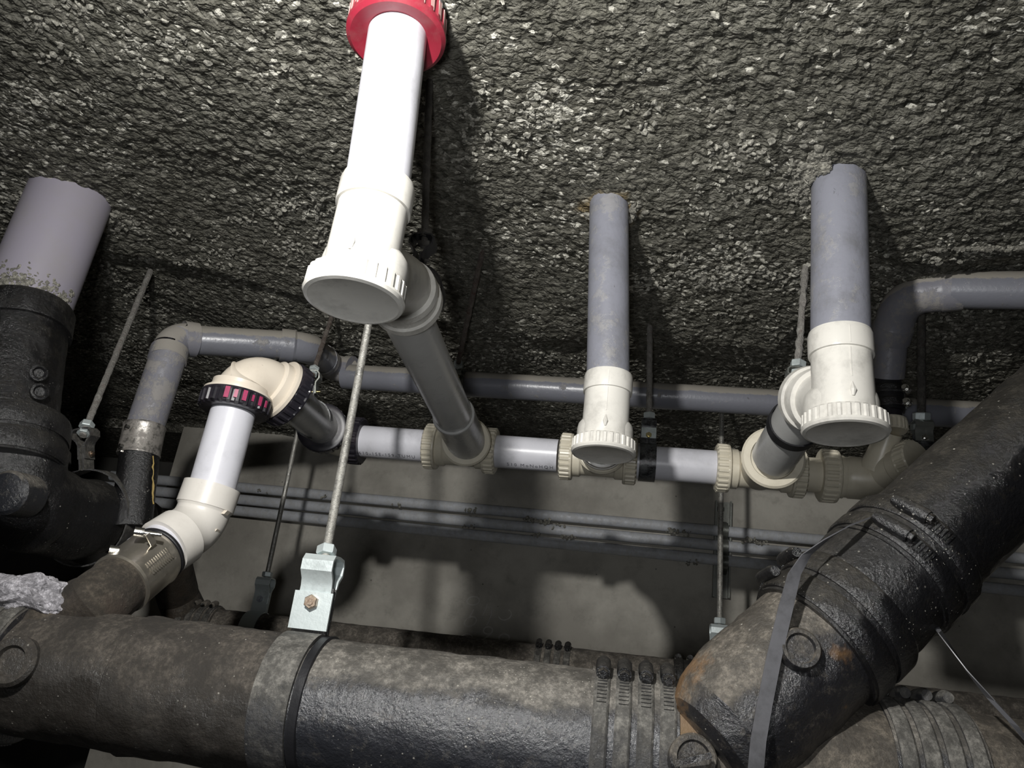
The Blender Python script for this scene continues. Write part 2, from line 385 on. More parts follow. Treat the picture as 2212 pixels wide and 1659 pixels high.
def ceil_height(x, y):
    wx = x+0.012*(vnoise(x, y, 40, 91)-0.5); wy = y+0.012*(vnoise(x, y, 40, 95)-0.5)
    d1, v1 = cells(wx, wy*1.3, 38, 3); d2, v2 = cells(wx, wy, 88, 17)
    h = 0.034*(vnoise(x, y, 2.2, 5)-0.5)+0.012*(vnoise(x, y, 7, 6)-0.5)+0.005*(vnoise(x, y, 19, 8)-0.5)
    yb = np.interp(x, [-2.4, -1.3, -1.1, -0.8, 0.0, 0.35, 0.45, 1.8], [1.45, 1.40, 1.47, 1.62, 1.78, 1.75, 1.33, 1.33])+0.05*(vnoise(x, y, 9, 44)-0.5)
    k = np.clip((y-yb)/0.05, 0, 1); h = h-0.022*k*k*(3-2*k)
    h += 0.003*(v1-0.5)-0.002*d1+0.0042*(v2-0.5)-0.003*d2
    return h
def build_ceiling():
    x0, x1, y0, y1, st = -2.3, 1.75, 0.55, WALL+0.02, 0.0046
    nx, ny = int((x1-x0)/st)+1, int((y1-y0)/st)+1
    X, Y = np.meshgrid(np.linspace(x0, x1, nx), np.linspace(y0, y1, ny))
    Z = CEIL-ceil_height(X, Y)
    edge = np.minimum(np.minimum(np.minimum(X-x0, x1-X), Y-y0), y1-Y); k = np.clip(edge/0.03, 0, 1)
    Z = CEIL+(Z-CEIL)*k
    co = np.stack([X.ravel(), Y.ravel(), Z.ravel()], 1)
    idx = np.arange(nx*ny).reshape(ny, nx)
    q = np.stack([idx[:-1, :-1], idx[1:, :-1], idx[1:, 1:], idx[:-1, 1:]], -1).reshape(-1, 4)
    # plain surround out to the room's walls
    ex = np.array([(-3.6, -1.6), (x0, -1.6), (x1, -1.6), (2.9, -1.6), (-3.6, y0), (x0, y0), (x1, y0), (2.9, y0), (-3.6, 3.5), (x0, 3.5), (x1, 3.5), (2.9, 3.5), (x0, y1), (x1, y1)])
    b = len(co); co = np.vstack([co, np.column_stack([ex, np.full(len(ex), CEIL)])])
    q2 = np.array([(0, 4, 5, 1), (1, 5, 6, 2), (2, 6, 7, 3), (4, 8, 9, 5), (6, 10, 11, 7), (12, 9, 10, 13)])+b
    q = np.vstack([q, q2]).astype(np.int32)
    me = bpy.data.meshes.new('ceiling')
    me.vertices.add(len(co)); me.vertices.foreach_set('co', co.ravel().astype(np.float32))
    me.loops.add(q.size); me.loops.foreach_set('vertex_index', q.ravel())
    me.polygons.add(len(q)); me.polygons.foreach_set('loop_start', np.arange(0, q.size, 4, dtype=np.int32))
    me.polygons.foreach_set('use_smooth', np.zeros(len(q), dtype=bool))
    me.update(); me.validate(); me.materials.append(M['ceiling'])
    o = link('ceiling', me); tag(o, 'rough grey sprayed fibre ceiling with pale flakes', 'ceiling', kind='structure')
build_ceiling()

def slab(name, c, e, mt, label, cat='wall'):
    bm = NB(); box(bm, Vec(c), Vec((e[0], 0, 0)), Vec((0, e[1], 0)), Vec((0, 0, e[2])))
    return tag(obj(name, bm, mt, smooth=False), label, cat, kind='structure')
XE = T(395, 930, WALL).x
FL = -1.75; CT_ = CEIL+0.09
slab_top = CT_
slab('wall_back', ((XE+2.9)/2, WALL+0.3, (FL+CT_)/2), ((2.9-XE)/2, 0.3, (CT_-FL)/2), M['wall'], 'grey mottled concrete back wall behind the pipes')
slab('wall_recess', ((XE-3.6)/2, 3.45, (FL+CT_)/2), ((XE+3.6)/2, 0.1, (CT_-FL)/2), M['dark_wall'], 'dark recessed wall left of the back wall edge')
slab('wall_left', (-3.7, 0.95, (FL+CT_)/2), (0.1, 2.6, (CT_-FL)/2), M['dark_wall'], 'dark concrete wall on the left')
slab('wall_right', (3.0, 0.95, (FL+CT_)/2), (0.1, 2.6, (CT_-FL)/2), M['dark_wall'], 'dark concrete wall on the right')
slab('wall_front', (-0.35, -1.7, (FL+CT_)/2), (3.35, 0.1, (CT_-FL)/2), M['dark_wall'], 'dark concrete wall behind the viewer')
slab('floor', (-0.35, 0.9, FL-0.1), (3.4, 2.6, 0.1), M['dark_wall'], 'dark concrete floor', 'floor')

def chips(name, spots, mt, label, cat, smin, smax, parent=None, flat=1.0):
    bm = NB()
    for p, nrm in spots:
        s = random.uniform(smin, smax); nrm = nrm.normalized()
        u = nrm.orthogonal().normalized(); v = nrm.cross(u); a = random.uniform(0, 6.28)
        u, v = u*math.cos(a)+v*math.sin(a), v*math.cos(a)-u*math.sin(a)
        tl = nrm*random.uniform(-0.35, 0.5)+u
        el = random.uniform(0.35, 0.95); k = random.randint(5, 7)
        top = [bm.verts.new(p+tl*math.cos(6.283*i/k)*s*random.uniform(0.6, 1.25)+v*math.sin(6.283*i/k)*s*el*random.uniform(0.6, 1.25)+nrm*s*random.uniform(0.15, 0.5)) for i in range(k)]
        bot = [bm.verts.new(t.co*0.999+p*0.001-nrm*s*0.6) for t in top]
        c = bm.verts.new(p+nrm*s*random.uniform(0.35, 0.75))
        for i in range(k):
            j = (i+1) % k
            bm.faces.new((top[i], top[j], c)); bm.faces.new((top[i], bot[i], bot[j], top[j]))
    o = obj(name, bm, mt, parent, smooth=False)
    if parent: o['kind'] = 'stuff'; return o
    return tag(o, label, cat, kind='stuff')

# ------------------------------------------------------------------ generic plumbing parts
def gear(n, amp, duty=0.5):
    def f(k, i, per=6):
        return 1.0+(amp if (k % per) < per*duty else 0.0)
    return f
def collar_bm(c, d, r, w, ribs=26, amp=0.045):
    """ribbed union nut round a pipe, centred at c along d"""
    bm = NB(); d = d.normalized(); g = gear(ribs, amp)
    def pr(k, i): return g(k, i) if 2 <= i <= 5 else 1.0
    prof = [(-w*0.5, r*0.80), (-w*0.5, r*0.95), (-w*0.40, r*0.99), (-w*0.40, r*1.0), (w*0.26, r*1.0), (w*0.26, r*0.99), (w*0.36, r*1.035), (w*0.46, r*1.02), (w*0.5, r*0.97), (w*0.5, r*0.80)]
    lathe(bm, c, d, prof, n=ribs*6, prof=pr)
    return bm
def pipe(name, p0, p1, r, mt, label, group=None, n=40, r1=None, rough=0.0, rf=30, cat='pipe'):
    bm = NB()
    if rough: P_, R_ = dense(p0, p1, r, r1 or r)
    else: P_, R_ = [p0, p0.lerp(p1, 0.5), p1], [r, (r+(r1 or r))/2, r1 or r]
    sweep(bm, P_, R_, n=n, rough=rough, rf=rf)
    return tag(obj(name, bm, mt), label, cat, group)

def hexbm(c, d, r, h):
    bm = NB(); d = d.normalized()
    lathe(bm, c, d, [(0, r*0.9), (h*0.12, r), (h*0.88, r), (h, r*0.9)], n=6)
    return bm
def rod_bm(p0, p1, r, thread=0.0, lump=0.0):
    bm = NB(); L = (p1-p0).length
    if thread:
        n = int(L/thread); pts, rad = [], []
        for i in range(n):
            for f, k in ((0, 0.86), (0.35, 1.0), (0.65, 1.0), (1.0, 0.86)):
                pts.append(p0.lerp(p1, (i+f*0.98)/n)); rad.append(r*k)
        sweep(bm, pts, rad, n=14)
    else:
        pts, rad = dense(p0, p1, r, r, 0.007)
        sweep(bm, pts, rad, n=12, rough=lump, rf=110)
    return bm

def hanger(label, C, axis, r, width, rodtop, strap='zinc', ringm=None, rodm='rod', tab=0.05, bulge=0.016, th=0.003, rr=0.0055, thread=0.0, lump=0.0, boltm='brass', gap=0.004, bolt_side=-1, nut='zinc', hb=0.042, up=None, topm=None, group=None):
    """pear shaped pipe hanger: band round the pipe, pinched tab with a bolt, open loop on top, hung on a rod"""
    axis = axis.normalized()
    U = (up or (rodtop-C)); U = (U-axis*U.dot(axis)).normalized()
    S = axis.cross(U).normalized()
    if S.y > 0: S = -S                        # S points towards the room
    root = thing('pipe_hanger', label, 'pipe hanger', C+U*(r+tab+hb), group)
    r2 = r+th*0.6
    a0 = math.asin(gap/r2)
    pts = []
    for i in range(41):                      # band, from one side of the tab round to the other
        a = a0+(2*PI-2*a0)*i/40
        pts.append(C+(U*math.cos(a)+S*math.sin(a))*r2)
    t1 = r2*math.cos(a0)+tab
    front = [C+U*t1+S*gap]; back = [C+U*t1-S*gap]
    bm = NB(); ribbon(bm, [C+U*t1+S*gap]+pts+[C+U*t1-S*gap], axis*width, th)
    obj('ring_strap', bm, M[ringm or strap], root)
    bm = NB(); q = []
    lo = t1-tab*0.55
    for s in (1,):
        q = [(lo, gap+th), (t1*1.0, gap+th), (t1+hb*0.25, bulge*0.55), (t1+hb*0.5, bulge), (t1+hb*0.8, bulge), (t1+hb*0.97, bulge*0.75), (t1+hb, 0.0)]
    loop = [(u, s_) for u, s_ in q]+[(u, -s_) for u, s_ in q[::-1][1:]]
    ribbon(bm, [C+U*u+S*s_ for u, s_ in loop], axis*width*0.92, th)
    obj('yoke', bm, M[topm or strap], root)
    if ringm:
        bm = NB(); ribbon(bm, [C+U*(r2+0.004)+S*(gap+th*1.6), C+U*(t1-tab*0.12)+S*(gap+th*1.9)], axis*width*1.12, th)
        obj('tab', bm, M[strap], root)
    bc = C+U*(t1-tab*0.35)
    b = bolt_side
    obj('bolt', hexbm(bc+S*(gap+th*(2.4 if ringm else 1.5)), S, width*0.20, width*0.16), M[boltm], root)
    bm = NB(); sweep(bm, [bc-S*(gap+th*2+width*0.2), bc+S*(gap+th*2+width*0.22)], [width*0.1]*2, n=12)
    obj('bolt_shank', bm, M[boltm], root)
    top = C+U*(t1+hb)
    D = (rodtop-top).normalized()
    obj('nut', hexbm(top+D*0.003, D, rr*2.1, rr*2.0), M[nut], root)
    obj('nut', hexbm(top-D*0.004, -D, rr*1.9, rr*1.5), M[nut], root)
    obj('threaded_rod', rod_bm(top-D*0.018, rodtop, rr, thread, lump), M[rodm], root)
    return root

def band_coupling(label, c, d, r, w, nb=2, screw=None, sleeve='rubber', band='mud_strap', screwm='tar', bw=0.3, group=None, ser=True, name='pipe_coupling', sl=0.018, th=0.0022):
    """rubber sleeve under screw tightened steel bands"""
    d = d.normalized(); root = thing(name, label, 'pipe coupling', c, group)
    bm = NB(); P_, R_ = dense(c-d*w/2, c+d*w/2, r, r, 0.01)
    P_ = [P_[0]]+P_+[P_[-1]]; R_ = [r*0.93]+R_+[r*0.93]
    sweep(bm, P_, R_, n=56, rough=0.0008); obj('sleeve', bm, M[sleeve], root)
    sd = (screw-d*screw.dot(d)).normalized(); side = d.cross(sd).normalized()
    if side.z < 0: side = -side
    for i in range(nb):
        o = c+d*(w*((i+0.5)/nb-0.5)); hw = w/nb*bw
        bm = NB(); lathe(bm, o-d*hw, d, [(0, r*0.98), (0, r+th), (hw*0.25, r+th*1.8), (hw*1.75, r+th*1.8), (2*hw, r+th), (2*hw, r*0.98)], n=64)
        if ser:                               # pressed slots of the worm drive
            for k in range(9):
                a = -0.16-0.055*k
                p = o+(sd*math.cos(a)+side*math.sin(a))*(r+th*2.2)
                t = (-sd*math.sin(a)+side*math.cos(a))
                box(bm, p, d*hw*0.6, t*0.0012, (sd*math.cos(a)+side*math.sin(a))*0.0009)
        b = obj('band', bm, M[band], root)
        q = o+sd*(r+0.008)
        bm = NB(); lathe(bm, q-side*sl, side, [(0, 0.0045), (0.0, 0.008), (sl*0.3, 0.0088), (sl*1.5, 0.0088), (sl*2, 0.006), (sl*2, 0.003)], n=16)
        obj('screw_housing', bm, M[screwm], b)
        obj('screw_head', hexbm(q-side*(sl*0.95), -side, 0.0062, 0.007), M['chrome'] if screwm != 'tar' else M['tar_wet'], b)
    return root

def elbow(label, p0, c, p1, r, R, mt, sock=0.035, name='elbow_fitting', k=1.12, group=None, collars=None, cat='elbow', labels=None, rings=True, n=40):
    root = thing(name, label, cat, c, group)
    pts = arc(p0, c, p1, R, 14)
    d0 = (pts[0]-p0).normalized(); d1 = (p1-pts[-1]).normalized()
    bm = NB()
    P_ = [p0, p0, p0+d0*sock, p0+d0*sock, p0+d0*(sock+0.004)]+pts[0:]+[p1-d1*(sock+0.004), p1-d1*sock, p1-d1*sock, p1, p1]
    Rr = [r*1.0, r*k, r*k, r*(k-0.02), r*1.04]+[r*1.04]*len(pts)+[r*1.04, r*(k-0.02), r*k, r*k, r]
    sweep(bm, P_, Rr, n=n); obj('body', bm, mt, root)
    return root, d0, d1

def tee(label, c, ax, hl, b1, r, mt, bring=None, name='tee_fitting', right=True, left=True, cr=0.051, cw=0.03, cm='cream', group=None, rb=None):
    """run body with a ribbed nut at each end and a branch socket"""
    root = thing(name, label, 'tee', c, group); ax = ax.normalized()
    bm = NB(); a, b = c-ax*hl, c+ax*hl
    lathe(bm, a, ax, [(0, r*1.0), (0, r*1.16), (0.022, r*1.16), (0.026, r*1.06), (0.05, r*1.05), (2*hl-0.05, r*1.05), (2*hl-0.026, r*1.06), (2*hl-0.022, r*1.16), (2*hl, r*1.16), (2*hl, r)], n=48)
    obj('body', bm, mt, root)
    bd = (b1-c).normalized(); L = (b1-c).length
    bm = NB(); rr = rb or r
    lathe(bm, c, bd, [(0, rr*1.04), (L*0.5, rr*1.06), (L-0.02, rr*1.15), (L-0.016, rr*1.42), (L-0.004, rr*1.46), (L, rr*1.36), (L, rr*1.05), (L-0.006, rr*1.0)], n=48)
    obj('branch_socket', bm, mt, root)
    if left: obj('collar_nut', collar_bm(a-ax*cw*0.30, ax, cr, cw), M[cm], root)
    if right: obj('collar_nut', collar_bm(b+ax*cw*0.30, -ax, cr, cw), M[cm], root)
    return root

def trap(label, base, s, sz, branch, mt='ivory', group=None):
    """bottle shaped trap: socket, tube, rounded chamber, ribbed clean-out cap and side outlet"""
    root = thing('trap_fitting', label, 'drain trap', base, group)
    U = Vec((0, 0, 1))
    bm = NB()
    ch = [(0.02, 0.030), (0.022, 0.0385), (0.075, 0.038), (0.112, 0.0378), (0.114, 0.0378), (0.1145, 0.0405), (0.117, 0.041), (0.144, 0.041), (0.147, 0.0398), (0.1495, 0.0395), (0.150, 0.036)]
    lathe(bm, base, U, [(a*sz, b*s) for a, b in ch], n=56)
    bk = Vec((0.0, 0.013*s, 0))
    lathe(bm, base+bk, U, [(a*sz, b*s) for a, b in [(0.018, 0.030), (0.020, 0.0462), (0.048, 0.0465), (0.057, 0.0450), (0.064, 0.0405), (0.068, 0.033), (0.069, 0.01)]], n=56)
    # moulding seam on the room side
    sd = Vec((0.02, -1, 0)).normalized()
    lv = [(0.068, 0.0383), (0.09, 0.038), (0.112, 0.0378)]
    box(bm, base+U*0.09*sz+sd*0.038*s, Vec((0.0007, 0, 0))*s, sd*0.0007, U*0.022*sz)
    box(bm, base+U*0.130*sz+sd*0.0408*s, Vec((0.0007, 0, 0))*s, sd*0.0007, U*0.013*sz)
    sweep(bm, [base+U*0.040*sz+sd*0.0385*s, base+U*0.048*sz+sd*0.0400*s, base+U*0.060*sz+sd*0.0375*s], [0.0018*s, 0.004*s, 0.001*s], n=8)
    obj('body', bm, M[mt], root)
    bm = NB(); g = gear(30, 0.035)
    cp = [(0.0015, 0.0), (0.0010, 0.044), (-0.0006, 0.047), (0.0006, 0.0510), (0.004, 0.0528), (0.007, 0.0522), (0.007, 0.0505), (0.024, 0.0500), (0.027, 0.048), (0.028, 0.040)]
    lathe(bm, base, U, [(a*sz, max(b, 0.0005)*s) for a, b in cp], n=180, prof=lambda k, i: g(k, i) if i in (6, 7) else 1.0)
    obj('cap', bm, M[mt], root)
    S = base+U*0.045*sz
    bd = (branch[1]-S); 
    bm = NB(); e = branch[-1]; pts = [S]
    if len(branch) > 2: pts += arc(S, branch[1], e, 0.05*s, 8)
    pts += [e]
    sweep(bm, pts, [0.0385*s]*len(pts), n=40)
    d = (pts[-1]-pts[-2]).normalized()
    lathe(bm, e-d*0.045*s, d, [(0, 0.038*s), (0.001, 0.0445*s), (0.012*s, 0.046*s), (0.013*s, 0.043*s), (0.030*s, 0.0435*s), (0.031*s, 0.0475*s), (0.043*s, 0.048*s), (0.045*s, 0.046*s), (0.045*s, 0.03*s)], n=48)
    obj('side_outlet', bm, M[mt], root)
    return root

def wrap_text(txt, p, d, r, out, size, parent, mt='ink', gap=1.0):
    """flat lettering printed round a pipe: p on the axis, d reading direction, out points where it faces"""
    cu = bpy.data.curves.new('print', 'FONT'); cu.body = txt; cu.size = size; cu.resolution_u = 2
    cu.space_character = gap
    o = bpy.data.objects.new('print', cu); COL.objects.link(o)
    me = bpy.data.meshes.new_from_object(o.evaluated_get(bpy.context.evaluated_depsgraph_get()))
    bpy.data.objects.remove(o); bpy.data.curves.remove(cu)
    d = d.normalized(); out = (out-d*out.dot(d)).normalized(); s = out.cross(d)
    if s.z < 0 and abs(d.z) < 0.7: pass
    off = wloc(parent)
    for v in me.vertices:
        a = v.co.y/r
        v.co = p+d*v.co.x+(out*math.cos(a)-s*math.sin(a)*(-1))*(r+0.0006)-off
    me.materials.clear(); me.materials.append(M[mt])
    return link('printed_text', me, parent)

XD = Vec((1, 0, 0)); UP = Vec((0, 0, 1))

# ------------------------------------------------------------------ main white run along the wall
RY, RR = 1.67, 0.0375
RC = T(1250, 988, RY)
def runx(px):                                # point of the run's axis seen at column px
    lo, hi = -3.0, 3.0
    for _ in range(40):
        m = (lo+hi)/2; p = Vec((m, RC.y, RC.z)); c = RM.T @ np.array(p)
        if CX-F*c[0]/c[2] < px: lo = m
        else: hi = m
    return Vec((lo, RC.y, RC.z))
seg1 = pipe('drain_pipe', runx(762), runx(930), RR, M['white'], 'short white run pipe between the black collar and the first cream tee')
wrap_text('610-1SE-159-TUMU', runx(785), XD, RR, Vec((0, -1, -2.6)), 0.0125, seg1, gap=1.35)
seg2 = pipe('drain_pipe', runx(1062), runx(1205), RR, M['white'], 'white run pipe in the middle, left of the central cap')
wrap_text('510 MoNoHQH', runx(1100), XD, RR, Vec((0, -1, -2.6)), 0.0125, seg2, gap=1.35)
seg3 = pipe('drain_pipe', runx(1340), runx(1556), RR, M['white'], 'long white run pipe right of the tar smeared clamp')
seg4 = pipe('drain_pipe', runx(1715), runx(1795), RR, M['cream'], 'short cream stub pipe between two ribbed collars')

# oblique pipe from the front trap
OB1 = T(1006, 952, 1.55); OA = T(872, 668, 0.97)
tee('cream run tee taking the oblique pipe from the front trap', runx(996), XD, 0.060, OB1, RR, M['cream'])
od = (OB1-OA).normalized()
pipe('drain_pipe', OA-od*0.02, OB1-od*0.14, RR, M['white_grey'], 'oblique greyed white pipe falling from the front trap to the run', r1=RR)
bm = NB(); q = OB1-od*0.155
lathe(bm, q, od, [(0, RR*0.98), (0, RR*1.11), (0.003, RR*1.14), (0.006, RR*1.12), (0.15, RR*1.10), (0.17, RR*1.05)], n=48)
tag(obj('pipe_sleeve', bm, M['white_grey']), 'grey white sleeve at the lower end of the oblique pipe', 'pipe sleeve')

# centre trap and its tee
CB = T(1303, 983, 1.2); TC = runx(1292)
tee('cream run tee half hidden behind the central clean-out cap', TC, XD, 0.062, T(1300, 968, 1.56), RR, M['cream'])
trap('ivory bottle trap with clean-out cap under the middle grey riser', CB, 1.0, 0.94, [None, T(1301, 966, 1.53)])
# right trap and its tee
BR = T(1671, 988, 1.47)
tee('cream run tee taking the slanting grey pipe of the right trap', runx(1640), XD, 0.070, BR, RR, M['cream'], rb=0.041)
RB = T(1826, 938, 1.12); R0 = T(1752, 862, 1.24)
trap('large ivory trap with ribbed cap under the right riser', RB, 1.17, 1.10, [None, R0])
bd = (BR-R0).normalized()
pipe('drain_pipe', R0-bd*0.03, BR-bd*0.004, 0.0415, M['white_grey'], 'short slanting grey white pipe between right trap and its tee')

# risers
def riser(px_top, px_bot, Y, r, mt, label, ztop=CEIL+0.05, rough=0):
    a = T(*px_bot, Y); b = T(*px_top, Y)
    d = (b-a).normalized(); t = (ztop-a.z)/d.z
    return a, a+d*t, pipe('riser_pipe', a, a+d*t, r, mt, label, n=48), d
CT = CB+UP*0.138
pipe('riser_pipe', CT-UP*0.02, Vec((T(1313, 450, 1.2).x, 1.2, CEIL+0.03)), 0.0362, M['grey_in'], 'slim grey riser pipe in the middle of the ceiling', n=48)
RT = RB+UP*0.160
rr_ = pipe('riser_pipe', RT-UP*0.02, Vec((T(1816, 420, 1.12).x, 1.12, CEIL+0.05)), 0.0440, M['grey_in'], 'thick grey riser pipe on the right', n=48)
# front riser
FB = T(763, 652, 0.735)
FT = FB+UP*0.165
ftop = T(856, 80, 0.735)
wp = pipe('riser_pipe', FT-UP*0.02, Vec((ftop.x, 0.735, ftop.z+0.02)), 0.0388, M['white'], 'bright white riser pipe nearest the viewer', n=64)
fax = (Vec((ftop.x, 0.735, ftop.z))-FT).normalized()
trap('big glaring white trap with clean-out cap nearest the viewer', FB, 1.10, 1.08, [None, T(862, 612, 0.90), T(880, 655, 0.965)])
fc = thing('pipe_coupling', 'red ribbed collar coupling at the top of the front riser', 'pipe coupling', ftop)
bm = NB(); g6 = gear(26, 0.03)
o = ftop-fax*0.004
lathe(bm, o, fax, [(0.006, 0.039), (0.002, 0.046), (-0.001, 0.060), (0.003, 0.0655), (0.008, 0.066), (0.010, 0.0635), (0.040, 0.062), (0.044, 0.058), (0.044, 0.045)], n=156, prof=lambda k, i: g6(k, i) if i in (5, 6) else 1.0)
cn = obj('collar_nut', bm, M['red'], fc)
bm = NB()
u0 = fax.cross(XD).normalized(); v0 = fax.cross(u0).normalized()
for k in range(26):                          # worn pale faces of the ribs
    a = 2*PI*(k+0.24)/26
    n_ = u0*math.cos(a)+v0*math.sin(a); t_ = -u0*math.sin(a)+v0*math.cos(a)
    box(bm, o+fax*0.025+n_*0.0642, fax*0.014, t_*0.0031, n_*0.0009)
obj('worn_rib', bm, M['red_rib'], cn)['kind'] = 'stuff'
bm = NB(); lathe(bm, o+fax*0.038, fax, [(0, 0.04), (0, 0.058), (0.03, 0.058), (0.034, 0.050), (0.10, 0.049)], n=48)
obj('socket', bm, M['white'], fc)

# front outlet clamp and its rod (rod stands at the ceiling point seen beside the riser)
FO = T(897, 640, 0.985)
hanger('black hanger beside the front trap on a dark rod at its right', T(884, 622, 1.0)+od*0.02, od, 0.047, 0.028, tc(928, 168), strap='rubber', rodm='rod_dark', tab=0.022, bulge=0.019, hb=0.035, rr=0.0058, lump=0.0012, boltm='rod_dark', nut='rod_dark')

# ------------------------------------------------------------------ left white branch
LY = 1.17
l_bot = T(457, 1058, LY); l_top = T(512, 862, LY)
pipe('drain_pipe', l_bot-UP*0.02, l_top+UP*0.01, 0.0372, M['white'], 'upright white pipe under the cream elbow on the left', n=48)
ec = T(547, 812, LY); e1 = T(612, 848, 1.235)
er, d0, d1 = elbow('cream elbow with black and pink rubbed collars on the left', l_top+UP*0.004, Vec((l_top.x+0.004, l_top.y, ec.z+0.012)), e1, 0.0405, 0.055, M['cream_pink'], sock=0.02, k=1.18)
bm = collar_bm(l_top-UP*0.010, UP, 0.0575, 0.030); c1 = obj('collar_nut', bm, M['black_pl'], er, 'black collar nut with pink worn ribs')
bm = NB()
for k in range(6):                           # pink worn ribs
    a = math.radians(-78+k*13.8); n_ = Vec((math.cos(a), math.sin(a), 0)); t_ = Vec((-math.sin(a), math.cos(a), 0))
    box(bm, l_top-UP*0.0095+n_*0.0603, UP*(0.0098, 0.007, 0.009, 0.0055, 0.008, 0.006)[k], t_*(0.004, 0.003, 0.0035, 0.002, 0.003, 0.0022)[k], n_*0.0007)
obj('pink_rub', bm, M['magenta'], c1)
bm = NB(); lathe(bm, l_top+UP*0.004, UP, [(0, 0.045), (0, 0.0575), (0.004, 0.0575), (0.005, 0.049), (0.012, 0.0485), (0.016, 0.043)], n=64)
obj('flange', bm, M['cream_pink'], er)
bm = NB(); lathe(bm, e1-d1*0.006, -d1, [(0, 0.045), (0, 0.0585), (0.006, 0.0585), (0.008, 0.049), (0.022, 0.0485), (0.026, 0.043)], n=64)
obj('flange', bm, M['cream_pink'], er)
obj('collar_nut', collar_bm(e1+d1*0.008, d1, 0.0585, 0.026), M['black_pl'], er, 'black collar nut')
P2 = T(700, 928, 1.60)
pipe('drain_pipe', e1-d1*0.01, P2, 0.0372, M['white_grey'], 'short greyed pipe between the cream elbow and the black collars', n=48)
# elbow with black collars into the run
r0 = runx(770)
dd = (P2-e1).normalized()
er2, d0, d1 = elbow('elbow with two black ribbed collars at the left end of the run', P2-dd*0.01, T(735, 951, 1.67), r0-XD*0.004, 0.0385, 0.03, M['cream'], sock=0.012)
obj('collar_nut', collar_bm(P2-dd*0.012, -dd, 0.0545, 0.034), M['black_pl'], er2, 'black collar nut')
obj('collar_nut', collar_bm(r0, -XD, 0.0535, 0.034), M['black_pl'], er2, 'black collar nut')
hanger('zinc split hanger on a rusty rod behind the cream elbow', T(675, 905, 1.50), dd, 0.0378, 0.030, tc(722, 672)+UP*0.02, strap='tarstrap', topm='zinc_dark', rodm='rod_rust', tab=0.032, bulge=0.015, hb=0.034, rr=0.0056, lump=0.0015, boltm='brass')

# lower 45 degree elbow, stub, stainless coupling, rusty branch
k0 = l_bot+UP*0.006; kc = T(430, 1132, LY); k1 = T(333, 1196, 1.10)
er3, d0, d1 = elbow('pinkish white bent elbow below the upright white pipe', k0, kc, k1-(k1-kc).normalized()*0.018, 0.0405, 0.05, M['cream_pale'], sock=0.036, k=1.13)
for px, py in ((488, 1108), (466, 1148), (437, 1180)):
    bm = NB(); p = T(px, py, LY-0.01); box(bm, p, Vec((0.0028, 0, 0)), Vec((0, 0.006, 0)), Vec((0.002, 0, 0.003))); obj('moulding_nub', bm, M['cream_pink'], er3)
bd3 = (k1-kc).normalized()
pipe('pipe_stub', k1-bd3*0.03, k1+bd3*0.02, 0.0395, M['white'], 'short white stub entering the shiny stainless coupling')
q0 = T(338, 1200, 1.10); q1 = T(257, 1264, 1.035)
qd = (q1-q0).normalized()
bc_ = thing('pipe_coupling', 'shiny stainless sleeve coupling with two long screws at lower left', 'pipe coupling', q0.lerp(q1, 0.5))
L = (q1-q0).length
bm = NB(); lathe(bm, q0-qd*0.004, qd, [(0, 0.0385), (0, 0.044), (0.005, 0.0445), (0.006, 0.0435), (L, 0.0435), (L+0.001, 0.038)], n=56); obj('rubber_lip', bm, M['rubber'], bc_)
bm = NB(); lathe(bm, q0+qd*0.006, qd, [(0, 0.0435), (0.0, 0.0445), (0.004, 0.0455), (0.006, 0.0445), (L-0.012, 0.0445), (L-0.010, 0.0455), (L-0.006, 0.0445), (L-0.006, 0.0435)], n=72)
fr = (T(300, 1235, 0.9)-q0.lerp(q1, 0.5)); fr = (fr-qd*fr.dot(qd)).normalized(); sdv = qd.cross(fr)
for i in range(11):
    for j, a in ((0, 0.05), (1, 0.25)):
        p = q0+qd*(0.022+i*0.0045)+(fr*math.cos(a)-sdv*math.sin(a)*(1 if sdv.z > 0 else -1))*0.0449
        box(bm, p, qd*0.0011, fr.cross(qd)*(0.0035 if j == 0 else 0.006), fr*0.0005)
obj('band', bm, M['steel'], bc_)
for px, py in ((290, 1148), (236, 1188)):
    a = T(px, py, 1.02); bm = NB(); e = a+Vec((0.030, 0.02, 0.002)); sweep(bm, [a, a+(e-a)*0.35, a+(e-a)*0.36, e], [0.0068, 0.0066, 0.0036, 0.0034], n=14)
    obj('screw', bm, M['chrome'], bc_)
    bm = NB(); ribbon(bm, [a+Vec((0.018, 0.006, 0)), a+Vec((0.022, 0.02, -0.012)), a+Vec((0.006, 0.03, -0.03))], qd*0.012, 0.0014); obj('lug', bm, M['steel'], bc_)

# ------------------------------------------------------------------ big cast iron main along the bottom
BY = 1.0
BC = T(620, 1518, BY)
def bigx(px):
    lo, hi = -4.0, 3.0
    for _ in range(40):
        m = (lo+hi)/2; p = Vec((m, BC.y, BC.z)); c = RM.T @ np.array(p)
        if CX-F*c[0]/c[2] < px: lo = m
        else: hi = m
    return Vec((lo, BC.y, BC.z))
def rough_run(bm, seq, n=72, rough=0.0016, rf=34):     # seq: (point, radius)
    P_, R_ = [], []
    for (a, ra), (b, rb) in zip(seq[:-1], seq[1:]):
        if (b-a).length < 1e-4: P_ += [a, b]; R_ += [ra, rb]; continue
        p, r = dense(a, b, ra, rb, 0.011); P_ += p; R_ += r
    sweep(bm, P_, R_, n=n, rough=rough, rf=rf)
wy = thing('cast_iron_branch', 'brown muddy cast iron branch fitting at the lower left', 'cast iron fitting', bigx(200))
bm = NB(); rough_run(bm, [(bigx(70), 0.0795), (bigx(298), 0.0805), (bigx(302), 0.0835), (bigx(520), 0.0825), (bigx(538), 0.0815), (bigx(598), 0.081)], rough=0.0028, rf=26)
obj('body', bm, M['iron_brown'], wy)
